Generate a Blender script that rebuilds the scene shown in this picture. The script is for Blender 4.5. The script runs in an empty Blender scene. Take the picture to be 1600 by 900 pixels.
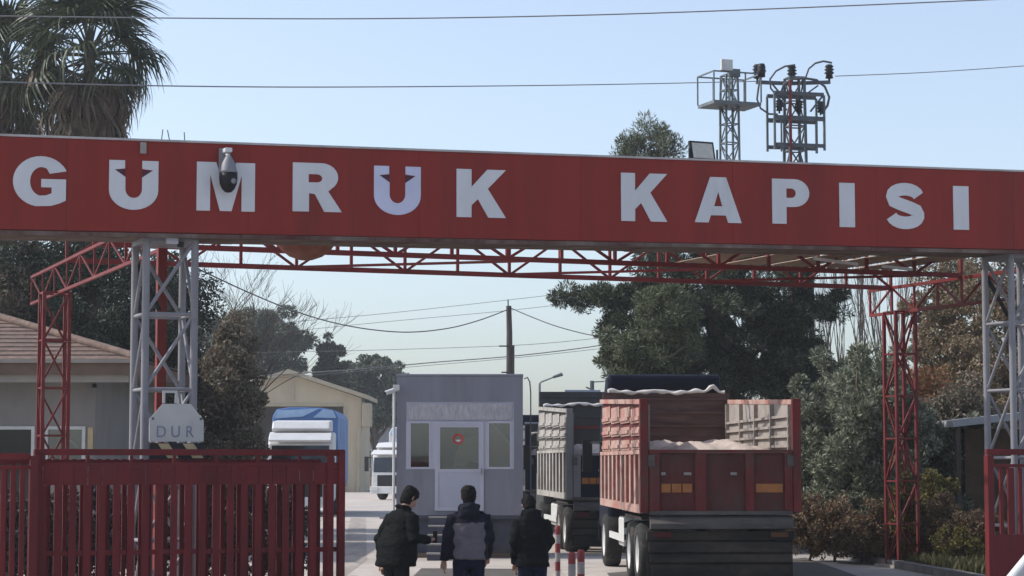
import bpy, bmesh, math, random
import numpy as np
from mathutils import Vector, Matrix, Quaternion, noise as mnoise

R = math.radians
random.seed(7)
rng = np.random.default_rng(11)
scene = bpy.context.scene
col = scene.collection

# ------------------------------------------------------------------ camera
F = 3400.0                      # focal length in photo pixels (1600 wide)
HORIZON = 722.0
CAM_Z = 2.05
PITCH = math.atan((HORIZON - 450) / F)
cam_d = bpy.data.cameras.new('camera')
cam = bpy.data.objects.new('camera', cam_d)
col.objects.link(cam)
cam.location = (0, 0, CAM_Z)
cam.rotation_euler = (math.pi / 2 + PITCH, 0, 0)
cam_d.sensor_width = 36
cam_d.lens = 36 * F / 1600
cam_d.clip_start = 0.2
cam_d.clip_end = 6000
scene.camera = cam

# ------------------------------------------------------------------ sky, sun, exposure
SUN = Vector((-0.74, 0.10, 0.67)).normalized()
SUN_EL = math.asin(SUN.z)
SUN_AZ = math.atan2(SUN.x, SUN.y)
world = bpy.data.worlds.new('World')
scene.world = world
world.use_nodes = True
wn = world.node_tree
bg = wn.nodes['Background']
sky = wn.nodes.new('ShaderNodeTexSky')
sky.sky_type = 'NISHITA'
sky.sun_disc = False
sky.sun_elevation = SUN_EL
sky.sun_rotation = SUN_AZ
sky.altitude = 0
sky.air_density = 1.0
sky.dust_density = 1.6
sky.ozone_density = 4.4
hs = wn.nodes.new('ShaderNodeHueSaturation')        # hazy spring air: the whole sky a little less saturated
hs.inputs['Saturation'].default_value = 0.70
wn.links.new(sky.outputs[0], hs.inputs['Color'])
wn.links.new(hs.outputs[0], bg.inputs[0])
bg.inputs[1].default_value = 0.15
sl = bpy.data.lights.new('sun', 'SUN')
sl.energy = 2.7
sl.angle = R(0.6)
sl.color = (1.0, 0.95, 0.87)
so = bpy.data.objects.new('sun', sl)
col.objects.link(so)
so.rotation_euler = (-SUN).to_track_quat('-Z', 'Y').to_euler()
so.location = (-30, 30, 40)
vs = scene.view_settings
vs.view_transform = 'Standard'
vs.look = 'None'
vs.exposure = 0.5
vs.gamma = 1.0
vs.use_curve_mapping = False
scene.cycles.max_bounces = 6
scene.cycles.transparent_max_bounces = 12

# ------------------------------------------------------------------ pixel helpers
def ray(px, py):
    a = (px - 800) / F
    b = (450 - py) / F
    return Vector((a, math.cos(PITCH) - b * math.sin(PITCH), math.sin(PITCH) + b * math.cos(PITCH)))

def P(px, py, Y):
    d = ray(px, py)
    t = Y / d.y
    return Vector((d.x * t, Y, CAM_Z + d.z * t))

def X(px, Y):
    return (px - 800) / F * Y

def Z(py, Y):
    return P(800, py, Y).z

# ------------------------------------------------------------------ materials
MATS = {}
def mat(name, c, rough=0.7, var=0.15, scale=3.0, metal=0.0, bump=0.0, c2=None, c2amt=0.5, streak=None, spec=None):
    """noise-varied colour c; c2 = colour of blotches (dirt, rust, dust); streak = (x, y, z) noise stretch"""
    if name in MATS:
        return MATS[name]
    m = bpy.data.materials.new(name)
    m.use_nodes = True
    nt = m.node_tree
    b = nt.nodes['Principled BSDF']
    b.inputs['Roughness'].default_value = rough
    b.inputs['Metallic'].default_value = metal
    b.inputs['Specular IOR Level'].default_value = 0.28 if spec is None else spec
    g = nt.nodes.new('ShaderNodeNewGeometry')
    vec = g.outputs['Position']
    mp = nt.nodes.new('ShaderNodeMapping')
    nt.links.new(vec, mp.inputs[0])
    mp.inputs['Scale'].default_value = streak or (1, 1, 1)
    n = nt.nodes.new('ShaderNodeTexNoise')
    n.inputs['Scale'].default_value = scale
    n.inputs['Detail'].default_value = 6
    n.inputs['Roughness'].default_value = 0.65
    nt.links.new(mp.outputs[0], n.inputs['Vector'])
    r = nt.nodes.new('ShaderNodeValToRGB')
    r.color_ramp.elements[0].position = 0.3
    r.color_ramp.elements[1].position = 0.7
    r.color_ramp.elements[0].color = (*[max(0, x * (1 - var)) for x in c], 1)
    r.color_ramp.elements[1].color = (*[min(1, x * (1 + var)) for x in c], 1)
    nt.links.new(n.outputs[0], r.inputs[0])
    out = r.outputs[0]
    if c2:
        n2 = nt.nodes.new('ShaderNodeTexNoise')
        n2.inputs['Scale'].default_value = scale * 0.45
        n2.inputs['Detail'].default_value = 8
        n2.inputs['Roughness'].default_value = 0.7
        nt.links.new(mp.outputs[0], n2.inputs['Vector'])
        r2 = nt.nodes.new('ShaderNodeValToRGB')
        r2.color_ramp.elements[0].position = 0.62 - 0.3 * c2amt
        r2.color_ramp.elements[1].position = 0.85 - 0.3 * c2amt
        nt.links.new(n2.outputs[0], r2.inputs[0])
        mx = nt.nodes.new('ShaderNodeMix')
        mx.data_type = 'RGBA'
        nt.links.new(r2.outputs[0], mx.inputs[0])
        nt.links.new(out, mx.inputs[6])
        mx.inputs[7].default_value = (*c2, 1)
        out = mx.outputs[2]
    nt.links.new(out, b.inputs['Base Color'])
    if bump:
        bp = nt.nodes.new('ShaderNodeBump')
        bp.inputs['Strength'].default_value = bump
        bp.inputs['Distance'].default_value = 0.03
        nt.links.new(n.outputs[0], bp.inputs['Height'])
        nt.links.new(bp.outputs[0], b.inputs['Normal'])
    MATS[name] = m
    return m

def leaf_mat(name, cols, trans=0.25, rough=0.6):
    m = bpy.data.materials.new(name)
    m.use_nodes = True
    nt = m.node_tree
    b = nt.nodes['Principled BSDF']
    b.inputs['Roughness'].default_value = rough
    b.inputs['Specular IOR Level'].default_value = 0.25
    g = nt.nodes.new('ShaderNodeNewGeometry')
    r = nt.nodes.new('ShaderNodeValToRGB')
    els = r.color_ramp.elements
    while len(els) < len(cols):
        els.new(0.5)
    for i, c in enumerate(cols):
        els[i].position = i / max(1, len(cols) - 1)
        els[i].color = (*c, 1)
    nt.links.new(g.outputs['Random Per Island'], r.inputs[0])
    nt.links.new(r.outputs[0], b.inputs['Base Color'])
    t = nt.nodes.new('ShaderNodeBsdfTranslucent')
    nt.links.new(r.outputs[0], t.inputs[0])
    mx = nt.nodes.new('ShaderNodeMixShader')
    mx.inputs[0].default_value = trans
    nt.links.new(b.outputs[0], mx.inputs[1])
    nt.links.new(t.outputs[0], mx.inputs[2])
    nt.links.new(mx.outputs[0], nt.nodes['Material Output'].inputs[0])
    return m

def glass_mat(name, tint=(0.6, 0.65, 0.65), refl=0.25, clear=0.75):
    m = bpy.data.materials.new(name)
    m.use_nodes = True
    nt = m.node_tree
    nt.nodes.remove(nt.nodes['Principled BSDF'])
    tr = nt.nodes.new('ShaderNodeBsdfTransparent')
    tr.inputs[0].default_value = (*[x * clear for x in tint], 1)
    gl = nt.nodes.new('ShaderNodeBsdfGlossy')
    gl.inputs['Roughness'].default_value = 0.04
    gl.inputs[0].default_value = (0.75, 0.78, 0.8, 1)
    fr = nt.nodes.new('ShaderNodeFresnel')
    fr.inputs[0].default_value = 1.5
    ad = nt.nodes.new('ShaderNodeMath')
    ad.operation = 'ADD'
    ad.use_clamp = True
    ad.inputs[1].default_value = refl - 0.04
    nt.links.new(fr.outputs[0], ad.inputs[0])
    mx = nt.nodes.new('ShaderNodeMixShader')
    nt.links.new(ad.outputs[0], mx.inputs[0])
    nt.links.new(tr.outputs[0], mx.inputs[1])
    nt.links.new(gl.outputs[0], mx.inputs[2])
    nt.links.new(mx.outputs[0], nt.nodes['Material Output'].inputs[0])
    return m

M = {}
M['sign_red'] = mat('sign_red', (0.235, 0.021, 0.014), 0.6, 0.13, 1.6, streak=(1.6, 1.6, 0.14), c2=(0.165, 0.022, 0.017), c2amt=0.4)
M['letter'] = mat('letter', (0.60, 0.60, 0.62), 0.5, 0.08, 2.0, c2=(0.42, 0.42, 0.43), c2amt=0.15, streak=(1, 1, 0.3))
M['letter_blue'] = mat('letter_blue', (0.56, 0.57, 0.72), 0.5, 0.08, 2.0)
M['star_tip'] = mat('star_tip', (0.07, 0.018, 0.035), 0.5)
M['cap'] = mat('cap', (0.42, 0.38, 0.37), 0.5, 0.25, 2.5)
M['soffit'] = mat('soffit', (0.135, 0.10, 0.08), 0.9, 0.45, 2.5, c2=(0.06, 0.026, 0.02), c2amt=0.6, streak=(1, 2, 1))
M['galv'] = mat('galv', (0.225, 0.22, 0.238), 0.5, 0.12, 3.0, c2=(0.30, 0.27, 0.25), c2amt=0.15)
M['red_steel'] = mat('red_steel', (0.17, 0.018, 0.016), 0.55, 0.25, 3.0, c2=(0.14, 0.035, 0.022), c2amt=0.45)
M['red_steel_faded'] = mat('red_steel_faded', (0.145, 0.018, 0.018), 0.6, 0.25, 3.0, c2=(0.17, 0.065, 0.05), c2amt=0.3)
M['gate_red'] = mat('gate_red', (0.125, 0.011, 0.013), 0.65, 0.28, 2.4, c2=(0.065, 0.012, 0.012), c2amt=0.5, streak=(1, 1, 0.4))
M['dark_steel'] = mat('dark_steel', (0.09, 0.10, 0.11), 0.5, 0.2, 3)
M['green_steel'] = mat('green_steel', (0.13, 0.15, 0.16), 0.55, 0.25, 3)
M['black'] = mat('black', (0.012, 0.012, 0.014), 0.5, 0.2, 5)
M['rubber'] = mat('rubber', (0.025, 0.024, 0.023), 0.85, 0.3, 6, c2=(0.12, 0.105, 0.09), c2amt=0.3)
M['white'] = mat('white', (0.60, 0.60, 0.60), 0.5, 0.07, 2, c2=(0.42, 0.40, 0.37), c2amt=0.25)
M['offwhite'] = mat('offwhite', (0.55, 0.55, 0.53), 0.5, 0.12, 3)
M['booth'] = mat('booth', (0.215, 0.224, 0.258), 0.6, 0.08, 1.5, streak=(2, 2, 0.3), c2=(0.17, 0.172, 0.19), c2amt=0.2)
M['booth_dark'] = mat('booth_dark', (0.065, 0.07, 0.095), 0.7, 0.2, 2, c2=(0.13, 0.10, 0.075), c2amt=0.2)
M['pvc'] = mat('pvc', (0.46, 0.47, 0.54), 0.4, 0.06, 2)
M['pvc_panel'] = mat('pvc_panel', (0.40, 0.42, 0.50), 0.45, 0.06, 2)
M['banner'] = mat('banner', (0.40, 0.40, 0.42), 0.6, 0.28, 5, streak=(3, 1, 0.8))
M['concrete'] = mat('concrete', (0.30, 0.28, 0.26), 0.9, 0.2, 2, c2=(0.16, 0.15, 0.14), c2amt=0.3, bump=0.2)
M['tan_wall'] = mat('tan_wall', (0.50, 0.42, 0.30), 0.85, 0.1, 0.8, c2=(0.36, 0.30, 0.21), c2amt=0.25, streak=(1, 1, 0.3))
M['tan_trim'] = mat('tan_trim', (0.42, 0.36, 0.26), 0.8, 0.12, 1)
M['grey_wall'] = mat('grey_wall', (0.23, 0.217, 0.205), 0.85, 0.14, 1.2, streak=(1, 1, .4))
M['fascia'] = mat('fascia', (0.14, 0.095, 0.07), 0.7, 0.2, 2)
M['interior'] = mat('interior', (0.33, 0.31, 0.27), 0.8, 0.2, 2)
M['glass'] = glass_mat('glass', (0.8, 0.82, 0.8), 0.20, 0.95)
M['dark_glass'] = glass_mat('dark_glass', (0.2, 0.22, 0.24), 0.07, 0.5)
M['bark'] = mat('bark', (0.12, 0.095, 0.075), 0.95, 0.35, 6, bump=0.5)
M['twig'] = mat('twig', (0.14, 0.115, 0.095), 0.9, 0.3, 4)
M['wood_pole'] = mat('wood_pole', (0.075, 0.062, 0.055), 0.9, 0.3, 4, streak=(3, 3, 0.3))
M['wire'] = mat('wire', (0.20, 0.20, 0.21), 0.5, 0.1, 1)
M['wire_dark'] = mat('wire_dark', (0.10, 0.10, 0.11), 0.6, 0.1, 1)
M['lens'] = mat('lens', (0.50, 0.48, 0.42), 0.3, 0.15, 6)
M['rust'] = mat('rust', (0.20, 0.07, 0.045), 0.75, 0.35, 5, c2=(0.25, 0.13, 0.085), c2amt=0.35)

# ------------------------------------------------------------------ object helpers
def tag(o, label=None, cat=None, group=None, kind=None):
    if label: o['label'] = label
    if cat: o['category'] = cat
    if group: o['group'] = group
    if kind: o['kind'] = kind
    return o

def thing(name, label, cat, loc=(0, 0, 0), rz=0.0, group=None):
    o = bpy.data.objects.new(name, None)
    col.objects.link(o)
    o.empty_display_size = 0.2
    o.location = loc
    o.rotation_euler = (0, 0, rz)
    return tag(o, label, cat, group)

def link(name, me, m, parent=None):
    o = bpy.data.objects.new(name, me)
    col.objects.link(o)
    if m is not None and len(me.materials) == 0:
        me.materials.append(m)
    o.parent = parent
    return o

class MB:
    def __init__(s):
        s.v = []; s.f = []; s.sm = []
    def add(s, vs_, fs, smooth=False):
        k = len(s.v)
        s.v += [tuple(v) for v in vs_]
        s.f += [[i + k for i in f] for f in fs]
        s.sm += [smooth] * len(fs)
        return s
    def box(s, x0, x1, y0, y1, z0, z1):
        return s.add([(x0, y0, z0), (x1, y0, z0), (x1, y1, z0), (x0, y1, z0), (x0, y0, z1), (x1, y0, z1), (x1, y1, z1), (x0, y1, z1)],
                     [(0, 3, 2, 1), (4, 5, 6, 7), (0, 1, 5, 4), (1, 2, 6, 5), (2, 3, 7, 6), (3, 0, 4, 7)])
    def prism(s, poly, axis, a0, a1):
        """poly of 2D points extruded along axis; axis 'x': (y,z), 'y': (x,z), 'z': (x,y)"""
        n = len(poly)
        def mk(p, a):
            if axis == 'x': return (a, p[0], p[1])
            if axis == 'y': return (p[0], a, p[1])
            return (p[0], p[1], a)
        return s.add([mk(p, a0) for p in poly] + [mk(p, a1) for p in poly],
                     [list(range(n - 1, -1, -1)), list(range(n, 2 * n))] + [(i, (i + 1) % n, n + (i + 1) % n, n + i) for i in range(n)])
    def tube(s, pts, rad, n=8, cap=True):
        pts = [Vector(p) for p in pts]
        rad = rad if isinstance(rad, (list, tuple)) else [rad] * len(pts)
        rings = []
        ref = None
        for i, p in enumerate(pts):
            t = (pts[min(i + 1, len(pts) - 1)] - pts[max(i - 1, 0)]).normalized()
            if ref is None:
                ref = t.orthogonal().normalized()
            a = (ref - t * ref.dot(t))
            a = a.normalized() if a.length > 1e-6 else t.orthogonal().normalized()
            ref = a
            b = t.cross(a)
            rings.append([p + (a * math.cos(2 * math.pi * k / n) + b * math.sin(2 * math.pi * k / n)) * rad[i] for k in range(n)])
        vs_ = [v for r in rings for v in r]
        fs = []
        for i in range(len(pts) - 1):
            for k in range(n):
                fs.append((i * n + k, i * n + (k + 1) % n, (i + 1) * n + (k + 1) % n, (i + 1) * n + k))
        s.add(vs_, fs, True)
        if cap:
            s.add(rings[0], [list(range(n - 1, -1, -1))]); s.add(rings[-1], [list(range(n))])
        return s
    def lathe(s, prof, n=20, center=(0, 0, 0), axis='z', smooth=True):
        """prof: (radius, height)"""
        vs_ = []
        for r, h in prof:
            for k in range(n):
                a = 2 * math.pi * k / n
                p = (r * math.cos(a), r * math.sin(a), h)
                if axis == 'x': p = (h, p[0], p[1])
                elif axis == 'y': p = (p[0], h, p[1])
                vs_.append((p[0] + center[0], p[1] + center[1], p[2] + center[2]))
        fs = []
        for i in range(len(prof) - 1):
            for k in range(n):
                fs.append((i * n + k, i * n + (k + 1) % n, (i + 1) * n + (k + 1) % n, (i + 1) * n + k))
        s.add(vs_, fs, smooth)
        return s
    def mesh(s, name):
        me = bpy.data.meshes.new(name)
        me.from_pydata(s.v, [], s.f)
        me.polygons.foreach_set('use_smooth', s.sm)
        me.update()
        return me
    def build(s, name, m, parent=None, bevel=0.0):
        me = s.mesh(name)
        bm = bmesh.new(); bm.from_mesh(me)
        bmesh.ops.recalc_face_normals(bm, faces=bm.faces)
        bm.to_mesh(me); bm.free()
        o = link(name, me, m, parent)
        if bevel:
            b = o.modifiers.new('bevel', 'BEVEL'); b.width = bevel; b.segments = 2; b.limit_method = 'ANGLE'
        return o

def box(name, x0, x1, y0, y1, z0, z1, m, parent=None, bevel=0.0):
    return MB().box(x0, x1, y0, y1, z0, z1).build(name, m, parent, bevel)

UNIT = {}
def unit_mesh(kind, m):
    key = (kind, m.name)
    if key not in UNIT:
        if kind == 'box':
            me = MB().box(-.5, .5, -.5, .5, -.5, .5).mesh('bar')
        else:
            me = MB().tube([(0, 0, -.5), (0, 0, .5)], 0.5, 10).mesh('tube')
        me.materials.append(m)
        UNIT[key] = me
    return UNIT[key]

def bar(name, p0, p1, w, m, parent=None, h=None, kind='box'):
    """a straight steel member between two points (shared mesh, own object)"""
    p0, p1 = Vector(p0), Vector(p1)
    d = p1 - p0
    o = bpy.data.objects.new(name, unit_mesh(kind, m))
    col.objects.link(o)
    o.parent = parent
    o.rotation_mode = 'QUATERNION'
    z = d.normalized()
    up = Vector((0, 0, 1)) if abs(z.z) < 0.95 else Vector((0, 1, 0))
    x = up.cross(z).normalized(); y = z.cross(x)
    o.rotation_quaternion = Matrix((x, y, z)).transposed().to_quaternion()
    o.location = (p0 + p1) / 2
    o.scale = (w, h or w, d.length)
    return o

def copy_tree(o, parent=None):
    c = o.copy(); col.objects.link(c); c.parent = parent
    for ch in list(o.children):
        copy_tree(ch, c)
    return c

# ------------------------------------------------------------------ foliage helpers
def leaf_mesh(name, pts, size, elong=1.8, dirs=None, jitter=0.35, up=0.0):
    """one diamond leaf per point; dirs = preferred long axis"""
    n = len(pts)
    d = rng.normal(size=(n, 3))
    d /= np.linalg.norm(d, axis=1)[:, None]
    if dirs is not None:
        d = dirs + d * jitter
    d[:, 2] += up
    d /= np.linalg.norm(d, axis=1)[:, None]
    q = rng.normal(size=(n, 3))
    v = np.cross(d, q)
    v /= np.linalg.norm(v, axis=1)[:, None]
    s = size * rng.uniform(0.6, 1.35, n)[:, None]
    a = d * s * elong * 0.5
    b = v * s * 0.5
    V = np.stack([pts - a, pts - b, pts + a, pts + b], 1).reshape(-1, 3).astype(np.float32)
    me = bpy.data.meshes.new(name)
    me.vertices.add(4 * n)
    me.vertices.foreach_set('co', V.ravel())
    me.loops.add(4 * n)
    me.loops.foreach_set('vertex_index', np.arange(4 * n, dtype=np.int32))
    me.polygons.add(n)
    me.polygons.foreach_set('loop_start', np.arange(0, 4 * n, 4, dtype=np.int32))
    me.update(calc_edges=True)
    return me

def sphere_pts(n, shell=0.5):
    d = rng.normal(size=(n, 3)); d /= np.linalg.norm(d, axis=1)[:, None]
    r = rng.uniform(shell ** 3, 1, n) ** (1 / 3)
    return d * r[:, None], d

def crown_clumps(center, radii, n, shell=0.55, rough=0.18):
    p, d = sphere_pts(n, shell)
    p = p * np.array(radii) * (1 + rng.normal(0, rough, n))[:, None]
    return p + np.array(center)

def clump_points(C, r, per, squash=0.8, shell=0.3):
    out = []; dirs = []
    rr = np.broadcast_to(np.asarray(r, float), (len(C),))
    for i, c in enumerate(C):
        k = max(4, int(per * rng.uniform(0.6, 1.4)))
        p, d = sphere_pts(k, shell)
        q = p * rr[i] * rng.uniform(0.7, 1.3)
        q[:, 2] *= squash
        out.append(q + c); dirs.append(d)
    return np.concatenate(out), np.concatenate(dirs)

def branch_mb(mb, p0, p1, r0, r1, wob=0.12, n=5, seg=5):
    p0, p1 = Vector(p0), Vector(p1)
    L = (p1 - p0).length
    pts = []
    for i in range(seg + 1):
        t = i / seg
        p = p0.lerp(p1, t)
        if 0 < i < seg:
            p += Vector((random.gauss(0, 1), random.gauss(0, 1), random.gauss(0, .6))) * wob * L * 0.25
        pts.append(p)
    mb.tube(pts, [r0 + (r1 - r0) * i / seg for i in range(seg + 1)], n)
    return pts

def make_tree(name, label, base, height, crowns, leafm, leaf_size, n_clumps, per, clump_r, trunk_r=0.2, elong=1.8, group=None, squash=0.8,
              shell=0.55, trunk_to=0.6, up=0.0, radial=0.0, cat='tree'):
    """crowns: list of (center rel, radii, share)"""
    t = thing(name, label, cat, base, 0, group)
    mb = MB()
    top = Vector((0, 0, height * trunk_to))
    branch_mb(mb, (0, 0, -0.2), top, trunk_r, trunk_r * 0.5, 0.06, 8, 6)
    Cs = []
    for c, rad, share in crowns:
        C = crown_clumps(c, rad, max(3, int(n_clumps * share)), shell)
        C = C[C[:, 2] > 0.15]
        Cs.append(C)
    C = np.concatenate(Cs)
    for c in C[:: max(1, len(C) // 16)]:
        f = random.uniform(0.35, 0.98)
        branch_mb(mb, top * f, c, trunk_r * 0.35, 0.02, 0.2, 5, 4)
    mb.build('trunk', M['bark'], t)
    pts, dirs = clump_points(C, clump_r, per, squash)
    pts = pts[pts[:, 2] > 0.02] if True else pts
    dirs = dirs[:len(pts)]
    me = leaf_mesh('crown', pts, leaf_size, elong, dirs=dirs if radial else None, jitter=1.0 - 0.6 * radial, up=up)
    link('crown', me, leafm, t)
    return t

def bare_tree(name, label, base, height, spread=0.5, r=0.12, depth=5, group=None, lean=(0, 0), n0=4, seed=1, wob=.12):
    rnd = random.Random(seed)
    t = thing(name, label, 'tree', base, 0, group)
    mbt, mbb = MB(), MB()
    def rec(p, d, L, rad, lev):
        pts = [p]
        q = p
        dd = d
        for i in range(3):
            dd = (dd + Vector((rnd.gauss(0, wob), rnd.gauss(0, wob), rnd.gauss(0.03, .08)))).normalized()
            q = q + dd * L / 3
            pts.append(q)
        (mbt if lev == 0 else mbb).tube(pts, [rad, rad * .85, rad * .7, rad * .55], 6 if lev < 2 else 4, lev < 2)
        if lev >= depth: return
        k = n0 if lev == 0 else rnd.choice([2, 3, 3])
        for i in range(k):
            a = rnd.uniform(0, 2 * math.pi)
            o = Vector((math.cos(a), math.sin(a), 0))
            nd = (dd + o * spread * rnd.uniform(.5, 1.3) + Vector((0, 0, .12))).normalized()
            rec(pts[rnd.choice([2, 3, 3])], nd, L * rnd.uniform(.6, .85), max(rad * .55, .006), lev + 1)
    rec(Vector((0, 0, -0.1)), Vector((lean[0], lean[1], 1)).normalized(), height * 0.36, r, 0)
    mbt.build('trunk', M['bark'], t)
    mbb.build('branches', M['twig'], t)
    return t

# ================================================================== GROUND
M['ground'] = mat('ground', (0.36, 0.335, 0.31), 0.9, 0.14, 0.25, c2=(0.25, 0.23, 0.215), c2amt=0.35, bump=0.1)
M['yard'] = mat('yard', (0.47, 0.42, 0.375), 0.9, 0.14, 0.9, c2=(0.33, 0.285, 0.25), c2amt=0.45, bump=0.1)
M['soil'] = mat('soil', (0.14, 0.105, 0.075), 0.95, 0.3, 2, bump=0.4)
tag(MB().add([(-1500, -300, 0), (1500, -300, 0), (1500, 3000, 0), (-1500, 3000, 0)], [(0, 1, 2, 3)]).build('ground', M['ground']), kind='structure')
tag(MB().add([(-9, 8, .004), (6.2, 8, .004), (5.9, 60, .004), (-8, 160, .004), (-22, 160, .004), (-11, 60, .004)], [(0, 1, 2, 3, 4, 5)]).build('road', M['yard']), kind='structure')

M['tracks'] = mat('tracks', (0.36, 0.315, 0.28), 0.9, 0.25, 1.2, c2=(0.24, 0.21, 0.185), c2amt=0.5, streak=(2.5, .3, 1))
for xa, xb in ((-4.9, -4.3), (-3.3, -2.75), (.55, 1.2)):
    tag(MB().add([(xa, 10, .008), (xb, 10, .008), (xb - .3, 46, .008), (xb - 2.6, 80, .008), (xa - 2.6, 80, .008), (xa - .3, 46, .008)], [(0, 1, 2, 5), (5, 2, 3, 4)]).build('wheel_track', M['tracks']), kind='structure')
M['painted_shade'] = mat('painted_shade', (0.10, 0.09, 0.082), 0.9, 0.2, 1.5, c2=(0.17, 0.15, 0.13), c2amt=0.3, bump=0.15)  # dark ground colour standing in for cast shadow
tag(MB().add([(1.75, 8, .008), (5.9, 8, .008), (6.3, 47.0, .008), (1.75, 40.5, .008)], [(0, 1, 2, 3)]).build('painted_shade_lane', M['painted_shade']), kind='structure')  # truck's shadow on the ground deepened by this dark colour
tag(MB().add([(-1.95, 20, .008), (.25, 20, .008), (.35, 42.1, .008), (-1.75, 42.3, .008)], [(0, 1, 2, 3)]).build('painted_shadow_patch', M['painted_shade']), kind='structure')  # cast shadow before the booth, painted as a dark patch

# ================================================================== ENTRANCE ARCH  (local x = u along the beam, y = n away from camera)
O = Vector((X(230, 28.8), 28.8, 0))
UA = math.atan2(33.6 - 28.8, X(1545, 33.6) - O.x)
U2 = Vector((math.cos(UA), math.sin(UA), 0)); N2 = Vector((-math.sin(UA), math.cos(UA), 0))
def G(u, n, z=0):
    return O + U2 * u + N2 * n + Vector((0, 0, z))
def on_plane(px, py, n):
    """pixel -> (u, z) on the vertical plane at local offset n"""
    d = ray(px, py); o = Vector((0, 0, CAM_Z))
    p0 = O + N2 * n
    t = (p0 - o).dot(N2) / d.dot(N2)
    p = o + d * t
    return (p - O).dot(U2), p.z

arch = thing('entrance_arch', 'long red sign beam lettered GÜMRÜK KAPISI on grey lattice towers over the road', 'gate', O, UA)
ua, _ = on_plane(-60, 300, 0); ub, _ = on_plane(1690, 300, 0)
SL = 0.25 / 13.1
def bz(u): return 5.10 + SL * u
BH, BD = 1.215, 0.98
def sloped(mb, u0, u1, n0, n1, z0, z1):
    return mb.add([(u0, n0, bz(u0) + z0), (u1, n0, bz(u1) + z0), (u1, n1, bz(u1) + z0), (u0, n1, bz(u0) + z0),
                   (u0, n0, bz(u0) + z1), (u1, n0, bz(u1) + z1), (u1, n1, bz(u1) + z1), (u0, n1, bz(u0) + z1)],
                  [(0, 3, 2, 1), (4, 5, 6, 7), (0, 1, 5, 4), (1, 2, 6, 5), (2, 3, 7, 6), (3, 0, 4, 7)])
# fascia sheets, butted with fine seams
edges = [ua, -1.1, 1.35, 3.8, 6.25, 8.7, 11.15, 13.6, ub]
for i in range(len(edges) - 1):
    sloped(MB(), edges[i] + 0.0015, edges[i + 1] - 0.0015, 0, 0.03, 0.0, BH).build('sign_sheet', M['sign_red'], arch)
    sloped(MB(), edges[i] + 0.0015, edges[i + 1] - 0.0015, BD - 0.03, BD, 0.0, BH).build('back_sheet', M['sign_red'], arch)
sloped(MB(), ua + .03, ub - .03, 0.034, BD - 0.034, -0.012, 0.10).build('beam_core', M['red_steel'], arch)
sloped(MB(), ua, ub, -0.02, BD + 0.02, BH + 0.003, BH + 0.032).build('top_flashing', M['cap'], arch)
k = 0
u = ua
rs = random.Random(5)
while u < ub - 0.3:
    L = min(rs.uniform(0.9, 1.6), ub - u)
    dz = rs.uniform(-0.012, 0.0)
    sloped(MB(), u + .004, u + L - .004, 0.006 + rs.uniform(0, .012), BD - 0.01, -0.045 + dz, -0.014).build('soffit_sheet', M['soffit'], arch)
    u += L
M['edge_strip'] = mat('edge_strip', (0.17, 0.13, 0.11), 0.8, 0.35, 3, c2=(0.08, 0.026, 0.022), c2amt=0.7, streak=(1, 1, .5))
u = ua
while u < ub - .3:
    L = min(rs.uniform(1.6, 2.6), ub - u)
    dz = rs.uniform(-.008, .004)
    bar('edge_strip', (u + .003, 0.004, bz(u) - .035 + dz), (u + L - .003, 0.004, bz(u + L) - .035 + dz), 0.022, M['edge_strip'], arch, 0.055)
    u += L

# --- letters -----------------------------------------------------------------
def arc(cx, cy, rx, ry, a0, a1, n=12):
    return [(cx + rx * math.cos(R(a0 + (a1 - a0) * i / n)), cy + ry * math.sin(R(a0 + (a1 - a0) * i / n))) for i in range(n + 1)]
def stroke(pts, w):
    L, Rr = [], []
    for i, p in enumerate(pts):
        a = pts[max(i - 1, 0)]; b = pts[min(i + 1, len(pts) - 1)]
        dx, dy = b[0] - a[0], b[1] - a[1]; l = math.hypot(dx, dy)
        L.append((p[0] - dy / l * w / 2, p[1] + dx / l * w / 2)); Rr.append((p[0] + dy / l * w / 2, p[1] - dx / l * w / 2))
    return L + Rr[::-1]
GL = {}
GL['G'] = [[(1.0, .71)] + arc(.53, .5, .53, .5, 27, 260, 22) + [(.72, .02), (.88, .07), (1.0, .13), (1.0, .55), (.53, .55), (.53, .385), (.73, .385), (.73, .27), (.62, .225)]
           + arc(.54, .5, .22, .285, 262, 90, 12) + [(.63, .76), (.69, .655)]]
GL['U'] = [[(0, 1), (.32, 1), (.32, .835), (.11, .81), (.33, .66), (.33, .42)] + arc(.5, .42, .17, .18, 180, 360, 10)[1:] +
           [(.67, .66), (.89, .81), (.67, .835), (.67, 1), (1, 1), (1, .40)] + arc(.5, .40, .5, .40, 0, -180, 18)[1:]]
GL['M'] = [[(0, 0), (0, 1), (.33, 1), (.5, .40), (.67, 1), (1, 1), (1, 0), (.77, 0), (.77, .74), (.60, 0), (.40, 0), (.23, .74), (.23, 0)]]
GL['R'] = [[(0, 0), (0, 1), (.55, 1)] + arc(.58, .71, .34, .29, 90, -55, 10) + [(.72, .42), (1, 0), (.64, 0), (.45, .36), (.33, .38), (.33, 0)],
           [(.32, .77), (.32, .60), (.48, .60)] + arc(.49, .685, .11, .085, -90, 90, 6)[1:] + [(.48, .77)]]
GL['K'] = [[(0, 0), (0, 1), (.30, 1), (.30, .63), (.62, 1), (1, 1), (.63, .60), (1.0, 0), (.64, 0), (.43, .38), (.30, .25), (.30, 0)]]
GL['A'] = [[(0, 0), (.33, 1), (.67, 1), (1, 0), (.71, 0), (.66, .16), (.34, .16), (.29, 0)], [(.41, .36), (.59, .36), (.5, .68)]]
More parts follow.
